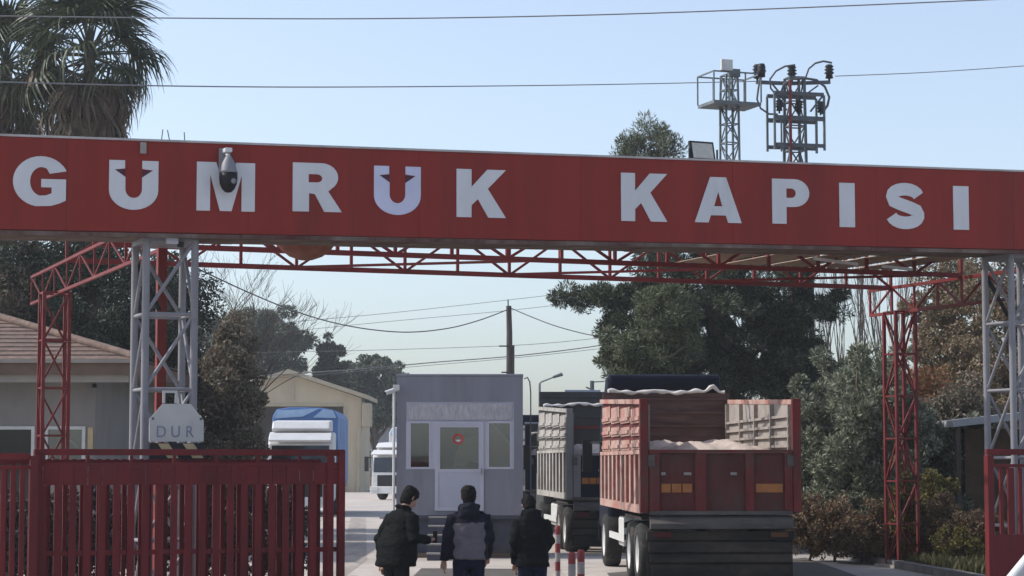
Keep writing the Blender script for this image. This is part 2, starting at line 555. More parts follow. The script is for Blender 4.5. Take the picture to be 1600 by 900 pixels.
GL['P'] = [[(0, 0), (0, 1), (.58, 1)] + arc(.60, .69, .40, .31, 88, -88, 12) + [(.38, .375), (.38, 0)],
           [(.38, .79), (.38, .58), (.52, .58)] + arc(.52, .685, .12, .105, -90, 90, 6)[1:]]
GL['I'] = [[(0, 0), (0, 1), (1, 1), (1, 0)]]
sp = arc(.50, .70, .33, .16, 8, 180, 9)[0:] + [(.20, .60), (.40, .53), (.62, .465), (.80, .40)] + arc(.50, .30, .335, .165, 10, -172, 10)
sl_ = stroke(sp, .27)
xs_ = [p[0] for p in sl_]; ys_ = [p[1] for p in sl_]
GL['S'] = [[((p[0] - min(xs_)) / (max(xs_) - min(xs_)), (p[1] - min(ys_)) / (max(ys_) - min(ys_))) for p in sl_]]
def fill_mesh(name, loops, depth):
    cu = bpy.data.curves.new(name, 'CURVE'); cu.dimensions = '2D'; cu.fill_mode = 'BOTH'; cu.extrude = depth / 2
    for lp in loops:
        s = cu.splines.new('POLY'); s.points.add(len(lp) - 1); s.use_cyclic_u = True
        for i, p in enumerate(lp): s.points[i].co = (p[0], p[1], 0, 1)
    tmp = bpy.data.objects.new(name, cu); col.objects.link(tmp)
    me = bpy.data.meshes.new_from_object(tmp)
    bpy.data.objects.remove(tmp)
    return me
LET = [('G', 20, 103, 244, 323), ('U', 170, 247, 251, 328), ('M', 307, 398, 254, 330), ('R', 457, 534, 255, 331), ('U', 584, 657, 260, 336),
       ('K', 713, 790, 265, 340), ('K', 970, 1042, 271, 346), ('A', 1085, 1158, 277, 348), ('P', 1206, 1264, 280, 350), ('I', 1311, 1335, 286, 355),
       ('S', 1384, 1443, 286, 358), ('I', 1489, 1513, 291, 359)]
for i, (ch, xl, xr, yt, yb) in enumerate(LET):
    u0, _ = on_plane(xl, (yt + yb) / 2, 0); u1, _ = on_plane(xr, (yt + yb) / 2, 0)
    um = (xl + xr) / 2
    _, z1 = on_plane(um, yt, 0); _, z0 = on_plane(um, yb, 0)
    zz = lambda u_, v: z0 + (z1 - z0) * v + SL * (u_ - (u0 + u1) / 2)
    loops = [[(u0 + (u1 - u0) * p[0], zz(u0 + (u1 - u0) * p[0], p[1])) for p in lp] for lp in GL[ch]]
    me = fill_mesh('letter', loops, 0.012)
    o = link('letter', me, M['letter_blue'] if i == 4 else M['letter'], arch)
    o.rotation_euler = (math.pi / 2, 0, 0); o.location = (0, -0.0085, 0)
    o['label'] = 'white capital letter ' + ch
    if ch == 'U':
        for tri in ([(.325, .825), (.12, .81), (.325, .675)], [(.675, .825), (.88, .81), (.675, .675)]):
            loops = [[(u0 + (u1 - u0) * p[0], zz(u0, p[1])) for p in tri]]
            o = link('star_tip', fill_mesh('star_tip', loops, 0.006), M['star_tip'], arch)
            o.rotation_euler = (math.pi / 2, 0, 0); o.location = (0, -0.0035, 0)

# --- lattice towers of the arch
def lattice(parent, cx, cy, wx, wy, z0, z1, nz, leg, brace, m, kind='tube', pattern='Z', top=None, rails=True):
    """square lattice column; top = (wx, wy) at z1 for a taper"""
    tx, ty = top or (wx, wy)
    def cor(i, z):
        f = (z - z0) / (z1 - z0)
        sx = [(-1, -1), (1, -1), (1, 1), (-1, 1)][i % 4]
        return Vector((cx + sx[0] * (wx + (tx - wx) * f) / 2, cy + sx[1] * (wy + (ty - wy) * f) / 2, z))
    for i in range(4):
        bar('leg', cor(i, z0), cor(i, z1), leg, m, parent, kind=kind)
    for k_ in range(nz):
        za = z0 + (z1 - z0) * k_ / nz; zb = z0 + (z1 - z0) * (k_ + 1) / nz
        for i in range(4):
            if rails:
                bar('crosspiece', cor(i, zb), cor(i + 1, zb), brace, m, parent, kind=kind)
            if pattern == 'Z':
                bar('diagonal', cor(i, za), cor(i + 1, zb), brace, m, parent, kind=kind)
            elif pattern == 'X':
                bar('diagonal', cor(i, za), cor(i + 1, zb), brace, m, parent, kind=kind)
                bar('diagonal', cor(i + 1, za), cor(i, zb), brace, m, parent, kind=kind)
            else:
                if (k_ + i) % 2: bar('diagonal', cor(i, za), cor(i + 1, zb), brace, m, parent, kind=kind)
                else: bar('diagonal', cor(i + 1, za), cor(i, zb), brace, m, parent, kind=kind)
for uc, pxl in ((0.34, 0), (None, 1)):
    if uc is None:
        uf, _ = on_plane(1581, 500, 0.2)
        uc = uf + 0.33
    lattice(arch, uc, 0.56, 0.66, 0.72, 0.0, bz(uc) - 0.07, 5, 0.105, 0.05, M['galv'], 'tube', 'Z')
    box('base_plate', uc - .48, uc + .48, .08, 1.04, 0.0, 0.03, M['galv'], arch)
    box('tower_head', uc - .37, uc + .37, .17, .95, bz(uc) - .12, bz(uc) - .055, M['galv'], arch)
    # cable bracket running up to the soffit
    bar('cable_arm', (uc - .36, .95, bz(uc) - .22), (uc - .02, .75, bz(uc) - 1.0), 0.07, M['black'], arch, kind='tube')
# junction box under the beam at the tower
box('junction_box', 0.26, 0.42, 0.10, 0.19, bz(0) - .13, bz(0) + .0 - .055, M['pvc'], arch)
box('cable_gland', 0.42, 0.50, 0.12, 0.18, bz(0) - .17, bz(0) - .10, M['black'], arch)
# small lamp bracket on the face above the first U
u0, z0 = on_plane(223, 232, 0)
box('bracket', u0 - .04, u0 + .04, -.06, -.002, z0 - .075, z0 + .075, M['concrete'], arch, 0.008)
# bird spikes / bolts on top
for px in (252, 266, 289, 880, 905):
    u0, z0 = on_plane(px, 210, 0.1)
    bar('spike', (u0, .1, bz(u0) + BH), (u0 + rs.uniform(-.04, .04), .1, bz(u0) + BH + (rs.uniform(.1, .2) if px < 300 else .05)), 0.014, M['dark_steel'], arch, kind='tube')

# --- PTZ camera hanging on the beam
u0, z0 = on_plane(357, 255, -0.2)
ptz = thing('dome_camera', 'white and black dome security camera hanging over the letter M', 'camera', G(u0, -0.2, z0 - .3), UA)
MB().lathe([(0.0, .40), (.035, .40), (.05, .37), (.085, .31), (.115, .20), (.125, .17), (.115, .165)], 20).build('housing', M['galv'], ptz)
MB().lathe([(0.0, .172), (.122, .170), (.124, .10), (.115, .02), (.085, -.05), (.045, -.09), (0, -.10)], 20).build('dome', M['black'], ptz)
MB().lathe([(0, -.03), (.035, -.028), (.04, 0.0)], 12, (.045, -.095, .05), 'y').build('lens', M['galv'], ptz)
box('mount', -.09, .06, .14, .192, .20, .52, M['galv'], ptz, 0.006)
bar('arm', (0, .17, .47), (0, 0, .40), 0.05, M['white'], ptz, kind='tube')
box('mount_top', -.05, .05, -.01, .192, .45, .51, M['white'], ptz, 0.01)

# --- floodlight on the beam
u0, z0 = on_plane(1100, 243, 0.3)
fl = thing('floodlight', 'square black framed floodlight standing on top of the red beam', 'floodlight', G(u0, 0.3, bz(u0) + BH + .032), UA)
def floodlight_parts(t, w, h, tilt, m_lens=None):
    c = bpy.data.objects.new
    mb = MB().box(-w / 2, w / 2, 0, .05, 0, h)
    b = mb.build('housing', M['black'], t, 0.01)
    g_ = box('lens', -w / 2 + .035, w / 2 - .035, -.006, -.002, .035, h - .035, m_lens or M['lens'], b)
    for k_ in range(7):
        box('fin', -w / 2 + .05 + k_ * (w - .1) / 6 - .006, -w / 2 + .05 + k_ * (w - .1) / 6 + .006, .052, .10, .05, h - .05, M['black'], b)
    br = MB().box(-w / 2 - .03, -w / 2 - .012, .01, .04, -.02, h * .5).box(w / 2 + .012, w / 2 + .03, .01, .04, -.02, h * .5).box(-w / 2 - .03, w / 2 + .03, .01, .04, -.04, -.02).build('bracket', M['black'], t)
    b.rotation_euler = (tilt, 0, R(4))
    b.location = (0, 0, 0.02)
    br.location = (0, 0, 0.04)
floodlight_parts(fl, 0.42, 0.31, R(-14))

# --- rust-brown bowl hanging under the beam
u0, z0 = on_plane(478, 372, 1.45)
bowl = thing('hanging_bowl', 'rust brown round bowl hanging below the beam behind the R', 'bowl', G(u0, 1.45, z0 - .03), UA)
MB().lathe([(0.44, 0.06), (0.45, 0.02), (0.43, -.04), (0.36, -.14), (0.24, -.235), (0.1, -.285), (0, -.295)], 28).build('shell', M['rust'], bowl)
MB().lathe([(0.44, 0.061), (0.40, 0.075), (0, .09)], 28).build('lid', M['rust'], bowl)
for s in (-.3, .3):
    bar('hanger', (s, 0, .06), (s, 0, .34), 0.02, M['dark_steel'], bowl, kind='tube')
bar('hanger_beam', (-.4, 0, .34), (.4, 0, .34), 0.04, M['dark_steel'], bowl)
bar('hanger_bracket', (0, 0, .34), (0, -.36, .34), 0.04, M['dark_steel'], bowl)

# ================================================================== RED CANOPY FRAME BEHIND THE SIGN
can = thing('canopy_frame', 'red steel truss canopy frame on lattice legs behind the sign', 'canopy', O, UA)
LG, RG = 0.45, 16.75
NB, NA = 8.8, 6.3
def truss(p0, p1, h, n, chord, web, m, first=0, mono=False):
    p0, p1 = Vector(p0), Vector(p1); up = Vector((0, 0, h))
    bar('chord', p0, p1, chord, m, can); bar('chord', p0 + up, p1 + up, chord, m, can)
    for i in range(n + 1):
        a = p0.lerp(p1, i / n)
        bar('upright', a, a + up, web, m, can)
        if i < n:
            b = p0.lerp(p1, (i + 1) / n)
            if (i + first) % 2: bar('diagonal', a + up, b, web * .85, m, can)
            else: bar('diagonal', a, b + up, web * .85, m, can)
truss((LG, NB, 5.5), (RG, NB, 5.5), 0.70, 16, 0.085, 0.05, M['red_steel'])
truss((LG, NA, 5.55), (RG, NA, 5.55), 0.62, 16, 0.085, 0.055, M['red_steel'], 1)
truss((LG, 1.3, 5.0), (LG, 12.5, 5.0), 0.5, 9, 0.05, 0.026, M['red_steel_faded'])
truss((RG, 1.3, 5.0), (RG, 9.6, 5.0), 0.5, 10, 0.06, 0.04, M['red_steel'])
for uu in (4.6, 8.7, 12.8):
    bar('tie_bar', (uu, 1.15, 6.02), (uu, NB, 6.24), 0.06, M['red_steel'], can)
for a, b in ((4.6, 8.7), (8.7, 12.8), (12.8, RG)):
    bar('wind_brace', (a, NA, 6.2), (b, NB, 6.2), 0.05, M['red_steel'], can)
    bar('wind_brace', (a, NB, 5.52), (b, NA, 5.57), 0.045, M['red_steel'], can)
for uc, nc in ((LG - .03, 9.75), (RG, 8.5)):
    lattice(can, uc, nc, 0.44, 0.44, 0.02, 5.0, 6, 0.06, 0.032, M['red_steel_faded'], 'box', 'A')
    box('footing', uc - .4, uc + .4, nc - .4, nc + .4, -.05, .06, M['concrete'], can)
for n0 in (1.4, ):
    for uc in (LG, RG):
        bar('leg', (uc, 1.25, 0.0), (uc, 1.25, 5.5), 0.13, M['red_steel'], can)
# ceiling sheets under the right half of the frame
M['roof_sheet'] = mat('roof_sheet', (0.36, 0.27, 0.20), 0.7, 0.2, 1.0, c2=(0.20, 0.13, 0.09), c2amt=0.3)
uu = 8.9
k = 0
while uu < RG - .3:
    w = 0.94
    za = 5.78
    mb = MB()
    n1_ = 8.2 if k > 2 else 6.1
    prof = []
    for j in range(8):
        zo = .03 if j % 2 else 0
        prof += [(uu + (j - .28) * w / 8, za + zo), (uu + (j + .28) * w / 8, za + zo)]
    mb.prism(prof + [(p[0], p[1] + .006) for p in prof[::-1]], 'y', 2.4, n1_)
    mb.build('roof_sheet', M['red_steel'] if k < 3 else M['roof_sheet'], can)
    uu += w - .015 + (.0 if k % 3 else .05); k += 1
# white bars standing in for bright slits of light between roof sheets
for (px0, py0, px1, py1) in ((1272, 404, 1340, 413), (1378, 416, 1425, 421)):
    n_ = 5.9
    a = on_plane(px0, py0, n_); b = on_plane(px1, py1, n_)
    bar('light_slit_bar', (a[0], n_, a[1]), (b[0], n_, b[1]), 0.05, M['white'], can)

# ================================================================== RED SLIDING GATE (left) and its twin (right)
gn = -1.0
def gate_u(px, n): return on_plane(px, 720, n)[0]
gate = thing('sliding_gate', 'dark red steel picket gate with solid top band in front of the left tower', 'gate', G(0, gn, 0), UA)
g0, g1 = gate_u(62, gn), gate_u(537, gn)
MB().box(g0, g1, -.03, .03, 2.135, 2.215).build('top_rail', M['gate_red'], gate, .004)
MB().box(g0, g1, -.028, .028, 1.995, 2.045).build('second_rail', M['gate_red'], gate, .004)
MB().box(g0, g1, .002, .03, .88, .94).build('middle_rail', M['gate_red'], gate, .004)
MB().box(g0, g1, -.04, .04, .06, .16).build('bottom_rail', M['gate_red'], gate, .004)
pitch = 0.186
nb = int((g1 - g0) / pitch)
for i in range(nb + 1):
    uu = g0 + .05 + i * (g1 - g0 - .1) / nb
    box('picket', uu - .045, uu + .045, -.022, .0, .16, 1.76, M['gate_red'], gate)
    if i < nb:
        w2 = (g1 - g0 - .1) / nb
        box('band_plate', uu + .004, uu + w2 - .004, -.026, -.004, 1.762, 1.994, M['gate_red'], gate)
    if i % 3 == 0:
        box('spacer', uu - .02, uu + .02, -.018, .018, 2.046, 2.134, M['gate_red'], gate)
for uu in (g0 - .03, g1 - .19, g1 - .035):
    box('end_post', uu - .045, uu + .045, -.05, .05, .05, 2.21, M['gate_red'], gate, .006)
# the fence leaf behind it
fen = thing('picket_fence', 'dark red picket fence seen through the bars of the sliding gate', 'fence', G(0, gn + .42, 0), UA)
f0, f1 = gate_u(-60, gn + .42), gate_u(500, gn + .42)
for z in (.35, 2.03):
    MB().box(f0, f1, -.02, .02, z, z + .05).build('rail', M['gate_red'], fen)
i = 0
uu = f0
while uu < f1:
    box('picket', uu - .028, uu + .028, -.016, .016, .05, 2.09, M['gate_red'], fen)
    uu += .108
# the gate post and narrow leaf at the left edge
gl = thing('narrow_gate_leaf', 'narrow red barred leaf with thick posts left of the sliding gate', 'gate', G(0, gn - .25, 0), UA)
h0, h1 = gate_u(-70, gn - .25), gate_u(56, gn - .25)
box('post', h1 - .07, h1 + .03, -.06, .06, 0, 2.13, M['gate_red'], gl, .008)
box('top_rail', h0, h1 - .07, -.03, .03, 2.08, 2.16, M['gate_red'], gl, .006)
box('top_rail', h0, h1 - .07, -.028, .028, 1.96, 2.01, M['gate_red'], gl, .006)
box('bottom_rail', h0, h1 - .07, -.03, .03, .08, .16, M['gate_red'], gl, .006)
for k in range(9):
    uu = h1 - .07 - .09 - k * .115
    box('picket', uu - .03, uu + .03, -.02, .02, .16, 1.958, M['gate_red'], gl)
# right gate
gr = thing('side_gate', 'dark red barred gate with solid lower panel at the foot of the right tower', 'gate', G(0, -.25, 0), UA)
r0 = on_plane(1541, 720, -.25)[0]; r1 = r0 + 2.4
box('top_rail', r0, r1, -.03, .03, 2.16, 2.25, M['gate_red'], gr, .006)
box('second_rail', r0 + .09, r1, -.025, .025, 1.97, 2.02, M['gate_red'], gr, .006)
box('post', r0 - .01, r0 + .10, -.055, .055, 0, 2.155, M['gate_red'], gr, .006)
box('lower_panel', r0 + .104, r1, -.012, .012, .1, .95, M['gate_red'], gr)
k = 0
uu = r0 + .26
while uu < r1:
    wd = .055 if k % 2 else .03
    box('picket', uu - wd, uu + wd, -.02, .02, .955, 1.965, M['gate_red'], gr)
    uu += .17; k += 1

# ================================================================== STOP SIGN "DUR"
sn = -0.42
st = thing('stop_sign', 'white stop board lettered DUR with black and yellow stripes below', 'sign', G(0, sn, 0), UA)
def S_(px, py):
    return on_plane(px, py, sn)
pl = [S_(*p) for p in ((233, 690), (318, 690), (318, 657), (298, 631), (254, 631), (233, 655))]
M['sign_white'] = mat('sign_white', (0.47, 0.46, 0.44), 0.5, 0.08, 3, c2=(0.34, 0.32, 0.29), c2amt=0.2)
M['dur'] = mat('dur', (0.20, 0.22, 0.28), 0.5, 0.2, 4)
M['hz_yellow'] = mat('hz_yellow', (0.45, 0.35, 0.20), 0.5, 0.15, 4)
MB().prism(pl, 'y', -.012, .012).build('board', M['sign_white'], st)
a = S_(233, 692); b = S_(318, 720)
MB().box(a[0], b[0], -.01, .01, b[1], a[1]).build('stripe_board', M['black'], st)
for px in (246, 285):
    q = [S_(px, 693), S_(px + 17, 693), S_(px + 33, 716), S_(px + 16, 716)]
    MB().prism(q, 'y', -.014, -.0115).build('stripe', M['hz_yellow'], st)
for ch, px in (('D', 243), ('U', 266), ('R', 289)):
    cu = bpy.data.curves.new(ch, 'FONT'); cu.body = ch; cu.size = .19; cu.extrude = .001; cu.offset = 0.001
    tmp = bpy.data.objects.new('letter', cu); col.objects.link(tmp)
    me = bpy.data.meshes.new_from_object(tmp); bpy.data.objects.remove(tmp)
    o = link('letter', me, M['dur'], st)
    q = S_(px, 683)
    o.rotation_euler = (math.pi / 2, 0, 0); o.location = (q[0], -.0145, q[1]); o.scale = (1.0, 1.12, 1)
q0, q1 = S_(254, 630), S_(277, 614)
MB().box(q0[0], q0[0] + .03, -.02, .02, q0[1], q1[1]).box(q1[0] - .03, q1[0], -.02, .02, q0[1], q1[1]).box(q0[0], q1[0], -.02, .02, q1[1] - .001, q1[1] + .03).build('handle', M['sign_white'], st)
for px in (238, 313):
    q = S_(px, 700)
    bar('post', (q[0], .03, 0), (q[0], .03, 2.5), .04, M['galv'], st)
    box('bolt', q[0] - .015, q[0] + .015, -.02, -.013, 2.60, 2.63, M['dark_steel'], st)

# ================================================================== GUARD BOOTH
BY = 47.0
bx0, bx1 = X(620, BY), X(817, BY)
bc = (bx0 + bx1) / 2
bo = thing('guard_booth', 'small grey guard booth with white door and steps in the middle of the road', 'booth', (bc, BY, 0), 0)
def bx(px): return X(px, BY) - bc
def bzz(py): return Z(py, BY)
hw = (bx1 - bx0) / 2
zf, zt = bzz(805), bzz(588)
dep = 2.6
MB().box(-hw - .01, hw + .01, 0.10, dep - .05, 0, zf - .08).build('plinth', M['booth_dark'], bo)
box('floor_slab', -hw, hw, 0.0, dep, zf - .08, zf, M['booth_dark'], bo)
# front wall pieces round the openings
wl0, wl1, wt, wb = bx(639), bx(674), bzz(658), bzz(733)
wr0, wr1 = bx(761), bx(800)
d0, d1, dt_, db = bx(680), bx(756), bzz(659), bzz(798)
pt = bzz(628)
th = 0.07
def fw(x0, x1, z0, z1, nm='front_panel', m='booth', y=0.0):
    return MB().box(x0, x1, y, y + th, z0, z1).build(nm, M[m], bo)
fw(-hw, hw, pt, zt, 'front_panel')
fw(-hw, bx(635), zf, pt); fw(bx(803), hw, zf, pt)
fw(bx(635), d0, zf, wb); fw(d1, bx(803), zf, wb)
fw(d0, d1, zf, db)
fw(bx(635), bx(803), dt_, pt, 'banner_board', 'pvc', .01)
# crumpled poster strip
mb = MB()
nx, nz = 40, 5
vv = []
for j in range(nz + 1):
    for i in range(nx + 1):
        x = bx(638) + (bx(800) - bx(638)) * i / nx; z = bzz(656) + (bzz(631) - bzz(656)) * j / nz
        vv.append((x, -.012 + .012 * math.sin(i * 1.3 + j * 1.1) * math.sin(i * .37 + j * .5), z))
mb.add(vv, [(j * (nx + 1) + i, j * (nx + 1) + i + 1, (j + 1) * (nx + 1) + i + 1, (j + 1) * (nx + 1) + i) for j in range(nz) for i in range(nx)], True)
mb.build('banner', M['banner'], bo)
MB().box(-hw, -hw + th, th + .001, dep, zf, zt).build('side_wall', M['booth'], bo)
MB().box(hw - th, hw, th + .001, dep, zf, zt).build('side_wall', M['booth'], bo)
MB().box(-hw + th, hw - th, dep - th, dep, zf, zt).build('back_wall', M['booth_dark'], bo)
box('roof', -hw - .01, hw + .01, -.015, dep + .02, zt + .002, zt + .05, M['booth'], bo, .01)
box('inner_ceiling', -hw + th, hw - th, th, dep - th, zt - .5, zt - .46, M['interior'], bo)
def framed(nm, x0, x1, z0, z1, fwid, m='pvc', y0=-.015, glass=True):
    mbw = MB().box(x0, x0 + fwid, y0, .05, z0, z1).box(x1 - fwid, x1, y0, .05, z0, z1).box(x0 + fwid, x1 - fwid, y0, .05, z1 - fwid, z1).box(x0 + fwid, x1 - fwid, y0, .05, z0, z0 + fwid)
    w = mbw.build(nm, M[m], bo)
    if glass:
        box('pane', x0 + fwid, x1 - fwid, .02, .028, z0 + fwid, z1 - fwid, M['glass'], w)
    return w
framed('window', wl0, wl1, wb, wt, .045)
framed('window', wr0, wr1, wb, wt, .045)
fw(bx(635), wl0, wb, dt_, 'mullion', 'pvc', -.005); fw(wl1, d0, wb, dt_, 'mullion', 'pvc', -.005)
fw(d1, wr0, wb, dt_, 'mullion', 'pvc', -.005); fw(wr1, bx(803), wb, dt_, 'mullion', 'pvc', -.005)
dr = framed('door', d0, d1, db, dt_, .07, 'pvc', -.03, False)
gz = bzz(733)
MB().box(d0 + .07, d1 - .07, -.015, .03, db + .07, gz - .06).build('lower_panel', M['pvc_panel'], dr)
MB().box(d0 + .07, d1 - .07, -.025, .04, gz - .06, gz).build('door_rail', M['pvc'], dr)
MB().box(d0 + .07, d0 + .11, -.025, .04, gz, dt_ - .07).box(d1 - .11, d1 - .07, -.025, .04, gz, dt_ - .07).box(d0 + .11, d1 - .11, -.025, .04, dt_ - .12, dt_ - .07).build('sash', M['pvc'], dr)
box('pane', d0 + .11, d1 - .11, .005, .013, gz, dt_ - .12, M['glass'], dr)
MB().tube([(d1 - .05, -.06, gz - .12), (d1 - .05, -.06, gz + .02)], .012).tube([(d1 - .05, -.03, gz - .05), (d1 - .05, -.065, gz - .05)], .012).build('handle', M['galv'], dr)
M['sticker_red'] = mat('sticker_red', (0.45, 0.06, 0.05), 0.5)
cx_, cz_ = bx(716), bzz(686)
MB().lathe([(.12, 0), (.12, .004), (.07, .004), (.07, 0), (.12, 0)], 24, (cx_, -.0015, cz_), 'y').build('sticker', M['sticker_red'], dr)
MB().prism([(cx_ - .07, cz_ - .02), (cx_, cz_ - .07), (cx_ + .07, cz_ - .02), (cx_, cz_ - .01)], 'y', -.001, .003).build('sticker_emblem', M['white'], dr)
# inside: desk, chair back, tan boards and rail standing in for a reflected gable
box('desk', -hw + .12, hw - .12, 1.5, 2.2, zf + .72, zf + .76, M['interior'], bo)
MB().prism([(bx(765), bzz(735)), (bx(800), bzz(735)), (bx(800), bzz(697)), (bx(766), bzz(663))], 'y', .16, .18).build('reflection_board', M['tan_wall'], bo)
MB().prism([(bx(706), bzz(738)), (bx(752), bzz(738)), (bx(752), bzz(680)), (bx(724), bzz(684)), (bx(712), bzz(706))], 'y', .3, .32).build('reflection_board', M['tan_wall'], bo)
MB().prism([(bx(764), bzz(660)), (bx(770), bzz(660)), (bx(800), bzz(694)), (bx(800), bzz(700))], 'y', .13, .15).build('reflection_rail', M['offwhite'], bo)
MB().prism([(bx(708), bzz(737)), (bx(750), bzz(737)), (bx(748), bzz(724)), (bx(736), bzz(720)), (bx(726), bzz(727)), (bx(712), bzz(728))], 'y', .24, .27).build('office_chair', M['black'], bo)
# steps
for k in range(5):
    z1 = zf - .02 - k * (zf / 5)
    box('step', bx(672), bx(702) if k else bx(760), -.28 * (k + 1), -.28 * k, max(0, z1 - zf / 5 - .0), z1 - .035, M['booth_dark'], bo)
    box('tread', bx(671), bx(703) if k else bx(761), -.28 * (k + 1) - .02, -.28 * k, z1 - .032, z1, M['concrete'], bo)
box('footing', -hw - .05, hw + .05, -.06, .08, -.02, .10, M['fascia'], bo)
# corner post, conduit
MB().tube([(hw + .03, .1, zt - .05), (hw + .10, .1, zt - .02), (hw + .15, .1, zt - .12), (hw + .17, .1, zt - .35), (hw + .17, .1, zf)], .014, 6).build('conduit', M['dark_steel'], bo)
cp = thing('camera_pole', 'thin white pole with security camera at left corner of booth', 'camera pole', (X(616, BY - .1), BY - .12, 0))
zc = Z(612, BY)
MB().tube([(0, 0, 0), (0, 0, zc)], .03, 8).build('pole', M['white'], cp)
MB().tube([(0.06, -.02, zc + .05), (-.18, -.12, zc - .04)], .05, 10).build('camera_body', M['white'], cp)
box('camera_hood', -.02, .12, -.08, .05, zc + .02, zc + .14, M['offwhite'], cp, .01)
MB().tube([(-.18, -.12, zc - .04), (-.20, -.13, zc - .048)], .04, 10).build('lens', M['black'], cp)

# ================================================================== TRUCKS
def wheel(parent, x, y, r, w, side):
    """side: -1 left, +1 right"""
    pr = [(r * .62, -w / 2), (r * .9, -w / 2), (r * .97, -w * .42), (r, -w * .3), (r, w * .3), (r * .97, w * .42), (r * .9, w / 2), (r * .62, w / 2)]
    t = MB().lathe(pr, 24, (x, y, r), 'x').build('wheel', M['rubber'], parent)
    s = side
    MB().lathe([(r * .63, s * w * .48), (r * .56, s * w * .45), (r * .5, s * w * .2), (r * .3, s * w * .15), (r * .28, s * w * .4), (r * .12, s * w * .45), (0, s * w * .45)], 20, (x, y, r), 'x').build('rim', M['offwhite'], t)
    return t
M['navy'] = mat('navy', (0.009, 0.011, 0.022), 0.45, 0.2, 2, spec=.12)
M['truck_red'] = mat('truck_red', (0.135, 0.017, 0.016), 0.6, 0.3, 4, c2=(0.085, 0.048, 0.037), c2amt=0.6, streak=(1, 1, .6))
M['truck_side_red'] = mat('truck_side_red', (0.33, 0.12, 0.095), 0.75, 0.25, 4, c2=(0.42, 0.30, 0.25), c2amt=0.85)
M['truck_grey'] = mat('truck_grey', (0.20, 0.195, 0.19), 0.6, 0.2, 2, c2=(0.32, 0.30, 0.28), c2amt=0.35)
M['truck_side_grey'] = mat('truck_side_grey', (0.40, 0.375, 0.345), 0.75, 0.3, 4, c2=(0.20, 0.17, 0.145), c2amt=0.5, streak=(1, 1, .4))
M['gate_panel'] = mat('gate_panel', (0.10, 0.020, 0.018), 0.7, 0.35, 4, c2=(0.072, 0.046, 0.036), c2amt=0.75, streak=(1, 1, .5))
M['inner_dusty'] = mat('inner_dusty', (0.31, 0.275, 0.245), 0.8, 0.2, 3, c2=(0.20, 0.15, 0.13), c2amt=0.4)
M['head_brown'] = mat('head_brown', (0.11, 0.065, 0.06), 0.8, 0.35, 4, c2=(0.2, 0.13, 0.11), c2amt=0.25, streak=(.4, .4, 2))
M['head_dark'] = mat('head_dark', (0.045, 0.047, 0.046), 0.7, 0.25, 3)
M['bumper'] = mat('bumper', (0.085, 0.076, 0.072), 0.7, 0.35, 4, c2=(0.14, 0.115, 0.095), c2amt=0.45, streak=(.5, .5, 2))
M['flap'] = mat('flap', (0.030, 0.026, 0.024), 0.9, 0.4, 3, c2=(0.075, 0.060, 0.048), c2amt=0.6, streak=(.6, .6, 1.8))
M['lamp_dull'] = mat('lamp_dull', (0.12, 0.05, 0.02), 0.5, 0.3, 6)
M['lamp_red'] = mat('lamp_red', (0.09, 0.012, 0.012), 0.5, 0.3, 6)
M['amber'] = mat('amber', (0.34, 0.125, 0.035), 0.35, 0.15, 4)
M['tarp_pale'] = mat('tarp_pale', (0.56, 0.47, 0.41), 0.9, 0.25, 6, bump=0.8, c2=(0.30, 0.24, 0.20), c2amt=0.25)
M['tarp_white'] = mat('tarp_white', (0.66, 0.63, 0.60), 0.8, 0.12, 4, bump=0.3)

